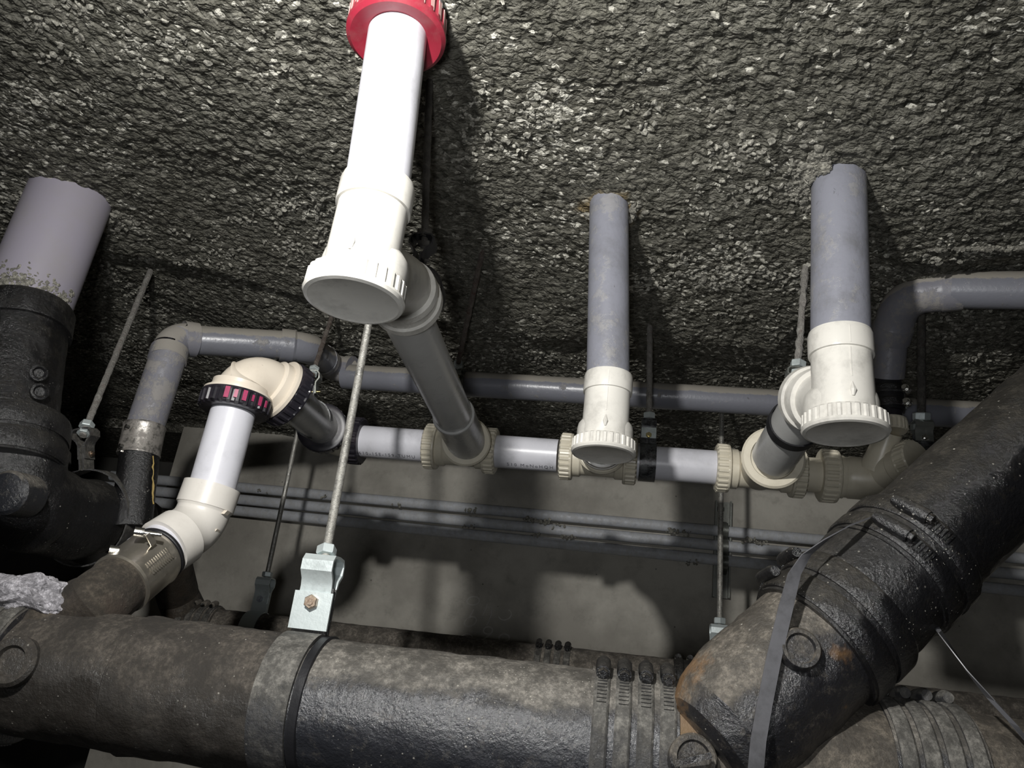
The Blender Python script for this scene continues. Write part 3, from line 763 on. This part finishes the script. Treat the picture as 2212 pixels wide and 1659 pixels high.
bm = NB(); jp = bigx(110)
jp2 = T(120, 1365, 1.01)
rough_run(bm, [(q1-qd*0.01, 0.0415), (q1+qd*0.05, 0.044), (T(170, 1330, 1.02), 0.050), (jp2, 0.062), (bigx(60)+Vec((0, 0, 0.01)), 0.066)], rough=0.002)
obj('branch', bm, M['iron_rust'], wy)
# cleanout boss low on the left face and lime runs
bm = NB(); p = T(5, 1430, 0.90); lathe(bm, p+Vec((0, 0.03, 0)), Vec((0.15, -1, 0.1)), [(0, 0.030), (0.02, 0.030), (0.024, 0.026), (0.024, 0.018), (0.018, 0.016), (0.018, 0.001)], n=28); obj('plug_boss', bm, M['iron_brown'], wy)

band_coupling('grey banded coupling at the far lower left end of the main', bigx(18), XD, 0.0865, 0.075, nb=3, screw=Vec((0, -0.5, -1)), sleeve='iron_main', band='mud_strap', bw=0.36, screwm='mud_strap')
bm = NB()
lump = bmesh.ops.create_icosphere(bm, subdivisions=5, radius=1.0)
lc = T(45, 1285, 0.97)
for v in bm.verts:
    n_ = v.co.normalized()
    s_ = 1+0.32*noise.noise(n_*1.7+Vec((3, 1, 2)))+0.14*noise.noise(n_*4.5)+0.06*noise.noise(n_*14)+0.03*noise.noise(n_*34)
    v.co = lc+Vec((n_.x*0.066, n_.y*0.035, n_.z*0.030+0.006*math.sin(n_.x*3.5)))*s_+Vec((0, 0, -0.006*n_.x))
tag(obj('foam_lump', bm, M['foam']), 'lump of white hardened foam resting on the left end of the main', 'foam lump')
# main pipe
mp = pipe('cast_iron_pipe', bigx(604), bigx(1300), 0.0805, M['iron_main'], 'big tarred cast iron pipe with pale crust along the bottom', n=84, rough=0.0018, rf=32)
band_coupling('four banded coupling with tarry screws right of the big main pipe', bigx(1362), XD, 0.0838, 0.098, nb=4, screw=Vec((0, -0.42, 0.9)), sleeve='iron_main', band='mud_strap', screwm='tar', bw=0.36)
# right wye
J = bigx(1490)
D1 = T(1867, 1291, 0.985); D2 = T(2143, 1030, 1.03); DD = (D2-D1).normalized()
def diag(px):
    c0 = D1; best = None
    for i in range(-700, 900):
        p = c0+DD*i*0.001; c = RM.T @ np.array(p); x = CX-F*c[0]/c[2]
        if best is None or abs(x-px) < best[0]: best = (abs(x-px), p)
    return best[1]
wr = thing('cast_iron_branch', 'crusted and rust stained cast iron branch fitting at lower right', 'cast iron fitting', J)
bm = NB(); rough_run(bm, [(bigx(1418), 0.081), (bigx(1900), 0.0815)], rough=0.002); obj('body', bm, M['iron_tail'], wr)
bm = NB(); W1 = diag(1762)
rough_run(bm, [(W1-DD*0.180, 0.045), (W1-DD*0.172, 0.058), (W1-DD*0.150, 0.070), (W1-DD*0.115, 0.0765), (W1-DD*0.07, 0.077), (W1, 0.0755)], rough=0.0024); obj('branch', bm, M['iron_wye'], wr)
# web between run and branch
for px, py, Yc, rr0 in ((1728, 1402, 0.878, 0.022), (1497, 1640, 0.905, 0.025)):
    bm = NB(); p = T(px, py, Yc); dn = Vec((0.1, -1, 0.18)).normalized()
    lathe(bm, p-dn*0.02, dn, [(0, rr0), (0.022, rr0), (0.025, rr0*0.9), (0.025, rr0*0.72), (0.021, rr0*0.66), (0.021, rr0*0.01)], n=30, rough=0.0008)
    obj('casting_boss', bm, M['iron_wye'], wr)
bm = NB(); box(bm, T(1497, 1640, 0.884), Vec((0.018, 0, 0.006)), Vec((0, 0.004, 0)), Vec((-0.001, 0, 0.003))); obj('boss_bar', bm, M['iron_wye'], wr)
band_coupling('banded coupling with bright screws beyond the right branch fitting', bigx(1985), XD, 0.0840, 0.092, nb=4, screw=Vec((0, 0.05, 1)), sleeve='iron_main', band='mud_strap', screwm='mud_strap', bw=0.36)
pipe('cast_iron_pipe', bigx(1900)+XD*0.01, Vec((2.9, BC.y, BC.z)), 0.0795, M['iron_tail'], 'mossy tail of the cast iron main leaving at bottom right', n=64, rough=0.002)
# diagonal
vd = Vec((0.25, -0.85, 0.35))
band_coupling('lower tarred coupling on the slanting black pipe', diag(1800), DD, 0.0812, 0.075, nb=2, screw=Vec((-0.8, -0.1, 0.6)), sleeve='tar', band='tar_wet', screwm='tar', bw=0.4, sl=0.022)
mid = pipe('cast_iron_pipe', diag(1790), diag(1950), 0.0785, M['tar'], 'short tarred length between the two couplings of the slanting pipe', n=72, rough=0.0022, rf=40)
band_coupling('upper tarred coupling with two long screws on the slanting pipe', diag(1942), DD, 0.0800, 0.070, nb=2, screw=Vec((-0.42, -0.90, 0.25)), sleeve='tar', band='tar_wet', screwm='tar', bw=0.36, sl=0.022)
pipe('cast_iron_pipe', diag(1946)+DD*0.02, D2+DD*0.45, 0.0755, M['tar_wet'], 'glossy wet black pipe slanting out at the right edge', n=72, rough=0.0016, rf=40)

# clevis hanger of the main and its long threaded rod
hanger('big white zinc split hanger on the long threaded rod, holding the main', bigx(668)+Vec((-0.018, 0, 0)), XD, 0.0815, 0.046, tc(838, 470)+UP*0.02, strap='zinc', ringm='mud_strap', rodm='rod', tab=0.058, bulge=0.022, hb=0.040, th=0.004, rr=0.0064, thread=0.0026, boltm='rustbolt', up=T(690, 1210, 1.0)-(bigx(668)+Vec((-0.018, 0, 0))), gap=0.005)
# black gasket showing in the joint right of the hanger band
bm = NB(); j0 = bigx(668)+XD*0.0065
lathe(bm, j0, XD, [(0, 0.079), (0, 0.0825), (0.011, 0.0835), (0.013, 0.079)], n=72, rough=0.001)
tag(obj('joint_gasket', bm, M['rubber']), 'black gasket in the joint under the big white hanger', 'gasket')

# strapping
bm = NB()
sp = [(1880, 1118, 0.93), (1835, 1135, 0.91), (1785, 1165, 0.895), (1742, 1198, 0.885), (1716, 1240, 0.88), (1698, 1310, 0.875), (1672, 1420, 0.87), (1652, 1520, 0.865), (1638, 1600, 0.86), (1630, 1690, 0.86), (1624, 1760, 0.86)]
pts = [T(*s) for s in sp]
wv = []
for i, p in enumerate(pts):
    f = min(1, max(0, (i-1)/4)); wv.append((Vec((0.3, 0.9, 0.3)).normalized()*(1-f)+Vec((0.97, 0.12, -0.02)).normalized()*f).normalized()*0.0155)
ribbon(bm, pts, wv, 0.0012)
tag(obj('plastic_strap', bm, M['plstrap']), 'grey plastic strap hanging over the slanting pipe to the bottom edge', 'strap')
bm = NB()
sp = [(1985, 1300, 0.98), (2030, 1365, 0.95), (2085, 1445, 0.93), (2140, 1510, 0.92), (2190, 1565, 0.915), (2240, 1630, 0.91)]
pts = [T(*s) for s in sp]; wv = []
for i, p in enumerate(pts):
    a = i*0.75; wv.append(Vec((math.cos(a)*0.8, math.sin(a), 0.35)).normalized()*0.010)
ribbon(bm, pts, wv, 0.001)
tag(obj('plastic_strap', bm, M['plstrap']), 'thin twisted dark strap trailing at the bottom right corner', 'strap')

# ------------------------------------------------------------------ back cast iron pipe under the conduits
KY = 2.1
KT = T(1170, 1441, KY); KR = 0.054
def kx(px):
    lo, hi = -4.0, 3.5
    for _ in range(40):
        m = (lo+hi)/2; p = Vec((m, KY, KT.z)); c = RM.T @ np.array(p)
        if CX-F*c[0]/c[2] < px: lo = m
        else: hi = m
    return Vec((lo, KY, KT.z))
pipe('cast_iron_pipe', kx(470), kx(1190), KR, M['iron_back'], 'brown back pipe behind the main, left length', n=48, rough=0.0015)
pipe('cast_iron_pipe', kx(1190)+XD*0.004, kx(1475), KR*1.02, M['iron_back'], 'brown back pipe behind the main, middle length', n=48, rough=0.002)
pipe('cast_iron_pipe', kx(1475)+XD*0.004, Vec((2.9, KY, KT.z)), KR, M['iron_back'], 'brown back pipe running out behind the right branch', n=48, rough=0.002)
band_coupling('small four screw coupling on the back pipe', kx(1193), XD, KR*1.05, 0.098, nb=4, screw=Vec((0, -0.5, 0.87)), sleeve='iron_back', band='mud_strap', screwm='tar', sl=0.014, bw=0.34)
band_coupling('dark two banded coupling on the back pipe beside the branch', kx(1478), XD, KR*1.04, 0.06, nb=2, screw=Vec((0, 0.3, 0.9)), sleeve='tar', band='tar', screwm='tar', sl=0.012)
band_coupling('ribbed muddy coupling at the left end of the back pipe', kx(432), XD, KR*1.1, 0.10, nb=4, screw=Vec((0, -0.35, 0.93)), sleeve='iron_back', band='mud_strap', screwm='iron_back', sl=0.014, bw=0.34)
hanger('small white zinc hanger on a thin rod, left on the back pipe', kx(548), XD, KR+0.002, 0.045, T(650, 900, KY), strap='zinc', rodm='rod', tab=0.052, bulge=0.02, hb=0.040, rr=0.0068, boltm='galv', up=UP, lump=0.0003)
hr = kx(1553)
hanger('white zinc hanger on a long rod, right on the back pipe', hr, XD, KR+0.002, 0.05, Vec((hr.x+0.0, KY, CEIL+0.02)), strap='zinc', rodm='rod', tab=0.05, bulge=0.02, hb=0.042, rr=0.0075, thread=0.0034, boltm='galv', up=UP)

# tarred stem, clamp and grey stack standing on it at left
GY = 1.42
s0 = T(292, 1110, GY); s1 = T(300, 985, GY)
pipe('cast_iron_pipe', s0-UP*0.03, T(302, 975, GY), 0.0385, M['tar'], 'stubby black tarred pipe below the small stainless clamp', n=48, rough=0.001)
sc_ = thing('pipe_coupling', 'dull stainless clamp with two screws joining grey pipe to black stub', 'pipe coupling', T(304, 950, GY))
ga, gb = T(299, 985, GY), T(313, 920, GY); gd = (gb-ga).normalized(); L = (gb-ga).length
bm = NB(); lathe(bm, ga, gd, [(0, 0.037), (0, 0.0415), (0.003, 0.0425), (0.006, 0.0413), (L-0.006, 0.0413), (L-0.003, 0.0425), (L, 0.0415), (L, 0.037)], n=56)
fr = Vec((0.15, -1, 0)).normalized()
for i in range(9):
    a = -0.35+i*0.06
    for zz in (0.28, 0.62):
        n_ = Vec((math.sin(a), -math.cos(a), 0)); box(bm, ga+gd*L*zz+n_*0.0416, gd*L*0.13, Vec((math.cos(a), math.sin(a), 0))*0.0009, n_*0.0006)
obj('band', bm, M['steel_dirty'], sc_)
for px, py in ((271, 921), (257, 963)):
    a = T(px, py, GY-0.045); bm = NB(); sweep(bm, [a, a+Vec((0.004, 0.006, 0)), a+Vec((0.004, 0.006, 0)), a+Vec((0.03, 0.03, -0.003))], [0.0055, 0.006, 0.0035, 0.0035], n=12); obj('screw', bm, M['chrome'], sc_)
    bm = NB(); box(bm, a+Vec((0.016, 0.016, -0.002)), Vec((0.012, 0.006, 0)), Vec((0.001, 0.004, 0)), Vec((0, 0, 0.008))); obj('lug', bm, M['steel_dirty'], sc_)
gt = T(362, 776, GY)
pipe('drain_pipe', T(311, 930, GY), gt+UP*0.01, 0.0375, M['grey_crusted'], 'slurry streaked grey pipe standing above the small clamp', n=48)
ge = T(424, 735, 1.47)
elbow('dusty grey elbow at the upper left corner of the grey line', gt-UP*0.004, T(374, 728, 1.435), ge, 0.0345, 0.045, M['grey_crusted'], sock=0.03, k=1.15)
g2 = T(625, 746, 1.56)
gp = pipe('drain_pipe', ge-(g2-ge).normalized()*0.02, g2, 0.0335, M['grey_dusty'], 'dusty grey pipe left, between two grey elbows', n=48)
gdv = (g2-ge).normalized()
wrap_text('- ø VG V: RS U ø ohIn UV.', T(428, 737, 1.472), gdv, 0.0335, Vec((0, -1, 0.75)), 0.0155, gp, gap=1.1)
g3 = T(700, 778, 1.78); g4 = T(762, 800, 1.85)
elbow('glossy grey elbow bending back behind the rusty rod', g2-gdv*0.02, T(668, 752, 1.58), g3, 0.0345, 0.05, M['grey_dusty'], sock=0.03, k=1.13)
elbow('small grey elbow crusted with slurry left of the long threaded rod', g3-(g3-T(668, 752, 1.58)).normalized()*0.01, T(722, 797, 1.86), g4, 0.0345, 0.03, M['grey_crusted'], sock=0.02, k=1.12)
GL = T(1100, 835, 1.85)
def gx(px):
    lo, hi = -4.0, 3.5
    for _ in range(40):
        m = (lo+hi)/2; p = Vec((m, 1.85, GL.z)); c = RM.T @ np.array(p)
        if CX-F*c[0]/c[2] < px: lo = m
        else: hi = m
    return Vec((lo, 1.85, GL.z))
pipe('drain_pipe', gx(742), Vec((2.9, 1.85, GL.z)), 0.0335, M['grey_dusty'], 'long grey pipe under the ceiling behind the risers', n=48)
hanger('small hanger on a rust brown rod beside the oblique pipe', gx(996), XD, 0.0345, 0.026, tc(1042, 548)+UP*0.02, strap='zinc_dark', rodm='rod_rust', tab=0.012, bulge=0.016, hb=0.022, rr=0.0062, lump=0.0016, boltm='brass')

# run hanger
hc = runx(1398)
hanger('tar smeared zinc hanger round the run on a crusted rod', hc, XD, RR+0.002, 0.036, T(1402, 690, 1.665)+UP*0.05, strap='tarstrap', topm='tarstrap', rodm='rod_crust', tab=0.030, bulge=0.014, hb=0.03, rr=0.0068, lump=0.0016, boltm='brass', up=UP)
bm = NB(); box(bm, hc+Vec((0, -0.012, 0.066)), Vec((0.0165, 0, 0)), Vec((0, 0.001, 0)), Vec((0, 0, 0.012))); tag(obj('clamp_plate', bm, M['zinc'], smooth=False), 'clean zinc plate with yellow bolt on the tarry run hanger', 'plate')

# hanger of the right trap's slanting pipe
hp = R0.lerp(BR, 0.42)
hanger('black band hanger round the slanting pipe left of the right trap', hp, bd, 0.0430, 0.020, tc(1742, 572)+UP*0.02, strap='rubber', topm='zinc_dark', rodm='rod_crust', tab=0.045, bulge=0.019, hb=0.03, rr=0.0070, lump=0.003, boltm='rustbolt')
# left big pipe hanger
lh = T(160, 1105, 1.42)

# ------------------------------------------------------------------ fitting at the right end of the run
c4 = runx(1868)
f4 = thing('wye_fitting', 'large cream branch fitting at the right end of the run', 'wye fitting', c4)
bm = NB(); a = runx(1806); b = runx(1990)
lathe(bm, a, XD, [(0, RR), (0, 0.046), (0.012, 0.046), (0.013, 0.0435), (0.022, 0.0435), (0.026, 0.0455), (0.16, 0.0455), (0.20, 0.041), (0.24, 0.036)], n=56); obj('body', bm, M['cream'], f4)
obj('collar_nut', collar_bm(runx(1788), XD, 0.0555, 0.036), M['cream'], f4)
bm = NB(); u0_ = T(1893, 1015, RY-0.03); u1_ = T(1921, 935, 1.60); sweep(bm, [u0_, u0_.lerp(u1_, 0.4), u0_.lerp(u1_, 0.75), u1_], [0.036, 0.030, 0.0265, 0.026], n=40); obj('upper_branch', bm, M['cream'], f4)
bm = collar_bm(T(1921, 920, 1.60), UP, 0.034, 0.028, ribs=22); obj('collar_nut', bm, M['cream'], f4)
bm = NB(); v0_ = T(1905, 1022, RY-0.035); v1_ = T(1962, 1000, 1.58); sweep(bm, [v0_, v0_.lerp(v1_, 0.5), v0_.lerp(v1_, 0.55), v1_], [0.034, 0.032, 0.035, 0.035], n=40); obj('side_branch', bm, M['cream'], f4)
obj('collar_nut', collar_bm(v1_+(v1_-v0_).normalized()*0.008, (v0_-v1_), 0.042, 0.03, ribs=24), M['cream'], f4)
# black coupling above the upper branch, dusty grey elbow out to the right
bb = T(1915, 845, 1.60)
pipe('pipe_stub', T(1921, 918, 1.60), T(1917, 800, 1.60), 0.027, M['black_pl'], 'black stub above the small cream collar behind the right trap')
cb = band_coupling('black coupling with two shiny screws behind the right trap', T(1919, 862, 1.60), UP, 0.030, 0.062, nb=2, screw=Vec((0.75, -0.6, 0)), sleeve='rubber', band='tar_wet', screwm='chrome', sl=0.008, ser=False)
x0_ = T(1990, 634, 1.47)
ge0, ge1 = T(1921, 735, 1.56), T(2075, 627, 1.45)
elbow('dusty grey elbow hanging below the ceiling on the right', ge0, T(1950, 640, 1.48), ge1, 0.0375, 0.055, M['grey_crusted'], sock=0.035, k=1.1)
pipe('drain_pipe', T(1917, 815, 1.60), ge0+(T(1950, 640, 1.48)-ge0).normalized()*0.01, 0.034, M['grey_crusted'], 'dim crusted grey drop pipe right of the thick riser')
pipe('drain_pipe', ge1-XD*0.02, ge1+(T(2212, 628, 1.42)-ge1).normalized()*2.25, 0.0375, M['grey_dusty'], 'dusty grey pipe leaving through the right edge below the ceiling')
dh = T(2000, 1010, 1.66)
hanger('dark hanger on a black rod above the slanting black pipe', dh, XD, 0.042, 0.040, tc(1992, 690)+UP*0.02, strap='tarstrap', topm='zinc_dark', rodm='rod_dark', tab=0.03, bulge=0.016, hb=0.03, rr=0.0085, lump=0.001, boltm='chrome', up=UP)
bm = NB(); sweep(bm, [runx(1975), Vec((2.9, RC.y, RC.z))], [0.0375]*2, n=32)
tag(obj('drain_pipe', bm, M['white_grey']), 'end of the run vanishing behind the slanting black pipe', 'pipe')

# ------------------------------------------------------------------ left big stack
AY = 1.23
st0 = T(52, 672, AY); st1 = T(150, 430, AY)
sd_ = (Vec((st1.x, AY, CEIL+0.04))-st0).normalized()
big = pipe('riser_pipe', st0-sd_*0.01, Vec((st1.x, AY, 0))+Vec((0, 0, CEIL+0.05)), 0.0800, M['grey_big'], 'very thick pale grey riser at the left edge', n=72)
# plaster splashes at its foot
spl = []
for i in range(900):
    a = random.uniform(-2.8, 0.2); h = abs(random.gauss(0, 0.022))+0.003*math.sin(a*9)
    n_ = Vec((math.cos(a), math.sin(a), 0)); spl.append((st0+sd_*(h+0.002)+n_*0.0797, n_))
chips('plaster_splash', spl, M['crust'], None, None, 0.0018, 0.0058, parent=big)
ls = thing('cast_iron_stack', 'black tarred cast iron stack with round bosses at the left edge', 'cast iron pipe', T(30, 860, AY))
sL = T(10, 905, AY-0.02)
dS = (st0-sL).normalized()
bm = NB(); rough_run(bm, [(sL-dS*0.03, 0.094), (sL+dS*0.03, 0.086), (st0-dS*0.05, 0.082), (st0-dS*0.04, 0.082)], rough=0.002, n=72); obj('body', bm, M['tar_wet'], ls)
bm = NB(); g7 = gear(20, 0.02)
lathe(bm, st0-dS*0.055, dS, [(0, 0.083), (0, 0.089), (0.006, 0.0895), (0.012, 0.088), (0.048, 0.0895), (0.054, 0.088), (0.056, 0.080)], n=120, prof=lambda k, i: g7(k, i, 12) if i in (3, 4) else 1.0, rough=0.0006); obj('collar', bm, M['tar'], ls)
for px, py in ((84, 806), (86, 846)):
    bm = NB(); p = T(px, py, AY-0.062); dn = Vec((0.75, -0.65, 0)).normalized(); lathe(bm, p-dn*0.008, dn, [(0, 0.015), (0.010, 0.015), (0.012, 0.011), (0.008, 0.008), (0.008, 0.001)], n=20); obj('boss', bm, M['tar'], ls)
band_coupling('tarred band coupling below the thick left riser', T(8, 965, AY-0.02), dS, 0.101, 0.095, nb=2, screw=Vec((-0.9, -0.3, 0.1)), sleeve='tar', band='tar', screwm='tar', bw=0.42)
# big tarred body and its right hand outlet
lb = thing('cast_iron_branch', 'bulky tarred cast iron branch with clean-out cover at the left edge', 'cast iron fitting', T(60, 1110, 1.25))
bm = NB(); A0 = T(20, 1000, 1.23); A1 = T(95, 1115, 1.28); A2 = T(205, 1118, 1.42)
pth = arc(A0, T(30, 1090, 1.23), A2, 0.06, 8)
pp, rr2 = [], []
full = [A0]+pth+[T(150, 1120, 1.35), A2]
for i in range(len(full)-1):
    p, r = dense(full[i], full[i+1], 0.098-0.002*i, 0.098-0.002*(i+1), 0.014); pp += p[:-1]; rr2 += r[:-1]
sweep(bm, pp, rr2, n=64, rough=0.003, rf=24); obj('body', bm, M['tar'], lb)
bm = NB(); p = T(2, 1052, 1.10); dn = Vec((0.1, -1, -0.12)).normalized()
lathe(bm, p-dn*(-0.0)+Vec((0, 0.06, 0)), dn, [(0, 0.036), (0.05, 0.036), (0.056, 0.031), (0.058, 0.02), (0.058, 0.001)], n=40, rough=0.0006); obj('cleanout_cover', bm, M['iron_main'], lb)
hd = (A2-A1).normalized()
hanger('grey steel strap hanger looped round the left tarred fitting', T(190, 1118, 1.40), hd, 0.0920, 0.032, tc(320, 600)+Vec((0, 0, 0.02)), strap='mud_strap', rodm='rod_crust', tab=0.05, bulge=0.020, hb=0.035, rr=0.0068, lump=0.0012, boltm='rustbolt', up=T(222, 955, 1.42)-T(190, 1118, 1.40))
band_coupling('dark clamp between the left tarred fitting and the reddish pipe', T(262, 1122, 1.50), hd, 0.066, 0.055, nb=1, screw=Vec((0.1, -0.7, 0.7)), sleeve='tar', band='mud_strap', screwm='mud_strap', bw=0.4)
bm = NB()
full = [T(215, 1119, 1.44), T(300, 1130, 1.60)]+arc(T(300, 1130, 1.60), T(352, 1165, 1.85), T(378, 1270, 2.05), 0.08, 8)+[T(385, 1290, 2.08), kx(415), kx(470)]
pp, rr2 = [], []
for i in range(len(full)-1):
    p, r = dense(full[i], full[i+1], 0.055, 0.055, 0.02); pp += p[:-1]; rr2 += r[:-1]
sweep(bm, pp, rr2, n=40, rough=0.001)
tag(obj('cast_iron_pipe', bm, M['iron_rust']), 'reddish brown bent pipe in the shade behind the white elbow', 'cast iron pipe')
# yellow sealant dribble on the black stub
bm = NB(); pts = [T(331, 985+8*i, GY-0.012)+Vec((random.uniform(-0.002, 0.002), 0, 0)) for i in range(14)]
sweep(bm, pts, [random.uniform(0.0008, 0.0028) for _ in pts], n=8)
tag(obj('sealant_drip', bm, plastic('ochre sealant', (0.4, 0.28, 0.08), 0.6, 0.3)), 'ochre sealant dribble down the black stub', 'sealant')

# ------------------------------------------------------------------ conduits on the wall
for i, (ya, yb, lab) in enumerate(((1052, 1201, 'topmost of the three thin conduits on the back wall'), (1078, 1236, 'middle one of the three thin conduits on the back wall'), (1103, 1271, 'lowest of the three thin conduits on the back wall'))):
    a = T(510, ya, WALL-0.045); b = T(2150, yb, WALL-0.045); d = (b-a)
    p0 = a-d*0.195; p1 = b+d*0.62
    if i == 1: p0 = a-d*0.215
    bm = NB(); sweep(bm, [p0, p1], [0.0195, 0.0185], n=24)
    tag(obj('conduit', bm, M['conduit']), 'grey galvanised conduit, '+lab, 'conduit', 'wall conduits')
ch = thing('wall_bracket', 'perforated steel channel holding the conduits on the wall', 'wall bracket', T(1560, 1190, WALL-0.01))
ca, cb_ = T(1562, 1085, WALL-0.012), T(1556, 1292, WALL-0.012); um = (ca-cb_)/2; cm_ = (ca+cb_)/2
bm = NB(); box(bm, cm_, Vec((0.026, 0, 0)), Vec((0, 0.004, 0)), um); box(bm, cm_+Vec((-0.026, -0.01, 0)), Vec((0.003, 0, 0)), Vec((0, 0.013, 0)), um); box(bm, cm_+Vec((0.026, -0.01, 0)), Vec((0.003, 0, 0)), Vec((0, 0.013, 0)), um)
obj('channel', bm, M['zinc_dark'], ch, smooth=False)
obj('bolt', hexbm(T(1556, 1100, WALL-0.02), Vec((0, -1, 0)), 0.013, 0.012), M['chrome'], ch)
for y in (1143, 1178, 1212):
    bm = NB(); p = T(1566, y, WALL-0.07)
    pts = [p+Vec((0, 0.022-0.026*math.sin(math.radians(a)), 0.025*math.cos(math.radians(a)))) for a in range(0, 181, 18)]
    ribbon(bm, [pts[0]+Vec((0, 0.03, 0.012))]+pts+[pts[-1]+Vec((0, 0.03, -0.012))], Vec((0.024, 0, 0)), 0.003)
    obj('saddle_clip', bm, M['zinc_dark'], ch)

# chalk figures on the wall
def stroke(bm, pix, w=0.003):
    pts = [T(x, y, WALL-0.0006) for x, y in pix]
    sweep(bm, pts, [w]*len(pts), n=6)
def ell(cx_, cy_, a, b, rot=0, t0=0, t1=360, n=18):
    out = []
    for i in range(n+1):
        t = math.radians(t0+(t1-t0)*i/n); x = a*math.cos(t); y = b*math.sin(t); r = math.radians(rot)
        out.append((cx_+x*math.cos(r)-y*math.sin(r), cy_+x*math.sin(r)+y*math.cos(r)))
    return out
bm = NB()
stroke(bm, ell(1022, 1298, 13.5, 9, -10)); stroke(bm, ell(1016, 1343, 14, 9, -30)); stroke(bm, [(1023, 1316), (1020, 1323), (1014, 1333)])
stroke(bm, [(1053, 1304), (1048, 1318), (1042, 1330)]); stroke(bm, [(1055, 1311), (1062, 1312), (1062, 1326), (1056, 1342), (1052, 1351)])
stroke(bm, ell(1054, 1362, 10, 8, -10)); stroke(bm, [(1062, 1368), (1054, 1374), (1045, 1381)])
stroke(bm, ell(1091, 1328, 14, 11, -20, -40, 190)); stroke(bm, ell(1089, 1378, 11, 8)); stroke(bm, ell(1009, 1377, 11, 7, 0, 180, 360))
tag(obj('chalk_figures', bm, M['chalk']), 'faint chalk figures scribbled low on the back wall', 'chalk writing')

# ------------------------------------------------------------------ loose texture: flakes and crusts
pts = []
def ceil_pt(x, y):
    h = float(ceil_height(np.array([x]), np.array([y]))[0]); return Vec((x, y, CEIL-h))
tries = 0
while len(pts) < 4200 and tries < 80000:
    tries += 1
    x = random.uniform(-1.9, 1.4); y = random.uniform(0.62, 2.3)
    n_ = noise.noise(Vec((x*3.4, y*3.4, 4.2)))+0.6*noise.noise(Vec((x*11, y*11, 1.0)))
    if random.random() < max(0.03, min(1, (n_-0.16)*2.4)): pts.append((ceil_pt(x, y), Vec((random.uniform(-.4, .4), random.uniform(-.5, .2), -1))))
for _ in range(150):
    x = random.uniform(-1.7, 1.3); y = random.uniform(0.65, 1.7)
    if noise.noise(Vec((x*3.4, y*3.4, 4.2))) < -0.05: continue
    for _ in range(random.randint(5, 16)):
        pts.append((ceil_pt(x+random.gauss(0, 0.014), y+random.gauss(0, 0.006)), Vec((random.uniform(-.5, .5), random.uniform(-.5, .3), -1))))
chips('ceiling_flakes', pts, M['flake'], 'pale loose flakes clinging all over the sprayed ceiling', 'flakes', 0.0022, 0.0075)
# pale crust round the pipe holes
pts = []
def ringpts(cx_, cy_, r, n, a0, a1, w=0.02):
    for _ in range(n):
        a = random.uniform(a0, a1); q = r+abs(random.gauss(0, w)); p = ceil_pt(cx_+math.cos(a)*q, cy_+math.sin(a)*q)
        p.z -= max(0, 0.012-q+r); pts.append((p, Vec((random.uniform(-.5, .5), random.uniform(-.5, .5), -1))))
ringpts(st1.x, AY, 0.084, 620, 0.6, 3.4, 0.02)
ringpts(T(1816, 420, 1.12).x, 1.12, 0.050, 520, 1.5, 4.2, 0.018)
ringpts(T(1313, 450, 1.2).x, 1.2, 0.042, 60, -0.6, 2.6, 0.012)
for i in range(150):                         # ledge above the right grey elbow
    p = T(random.uniform(2010, 2212), 548+random.gauss(0, 7), 1.30); pts.append((ceil_pt(p.x, p.y+0.0), Vec((0, -.3, -1))))
chips('plaster_crust', pts, M['crust'], 'pale plaster crust crumbling round the pipe holes', 'plaster', 0.003, 0.009)
pts = []
for cx_, cy_, n_ in ((1018, 1104, 16), (1145, 1122, 20), (1178, 1128, 22), (1012, 1135, 6), (1205, 1135, 6), (1455, 1147, 16), (1482, 1150, 10), (1620, 1168, 7), (1648, 1172, 8), (1160, 1158, 8), (1220, 1160, 10), (1490, 1216, 8), (1500, 1214, 5), (560, 1060, 4), (700, 1075, 4), (860, 1090, 5)):
    for _ in range(n_):
        pts.append((T(cx_+random.gauss(0, 7), cy_+random.gauss(0, 3), WALL-0.07), Vec((random.uniform(-1, 1), -1, random.uniform(-1, 1)))))
chips('conduit_scraps', pts, M['flake'], 'pale foam scraps caught between the wall conduits', 'scraps', 0.003, 0.008)
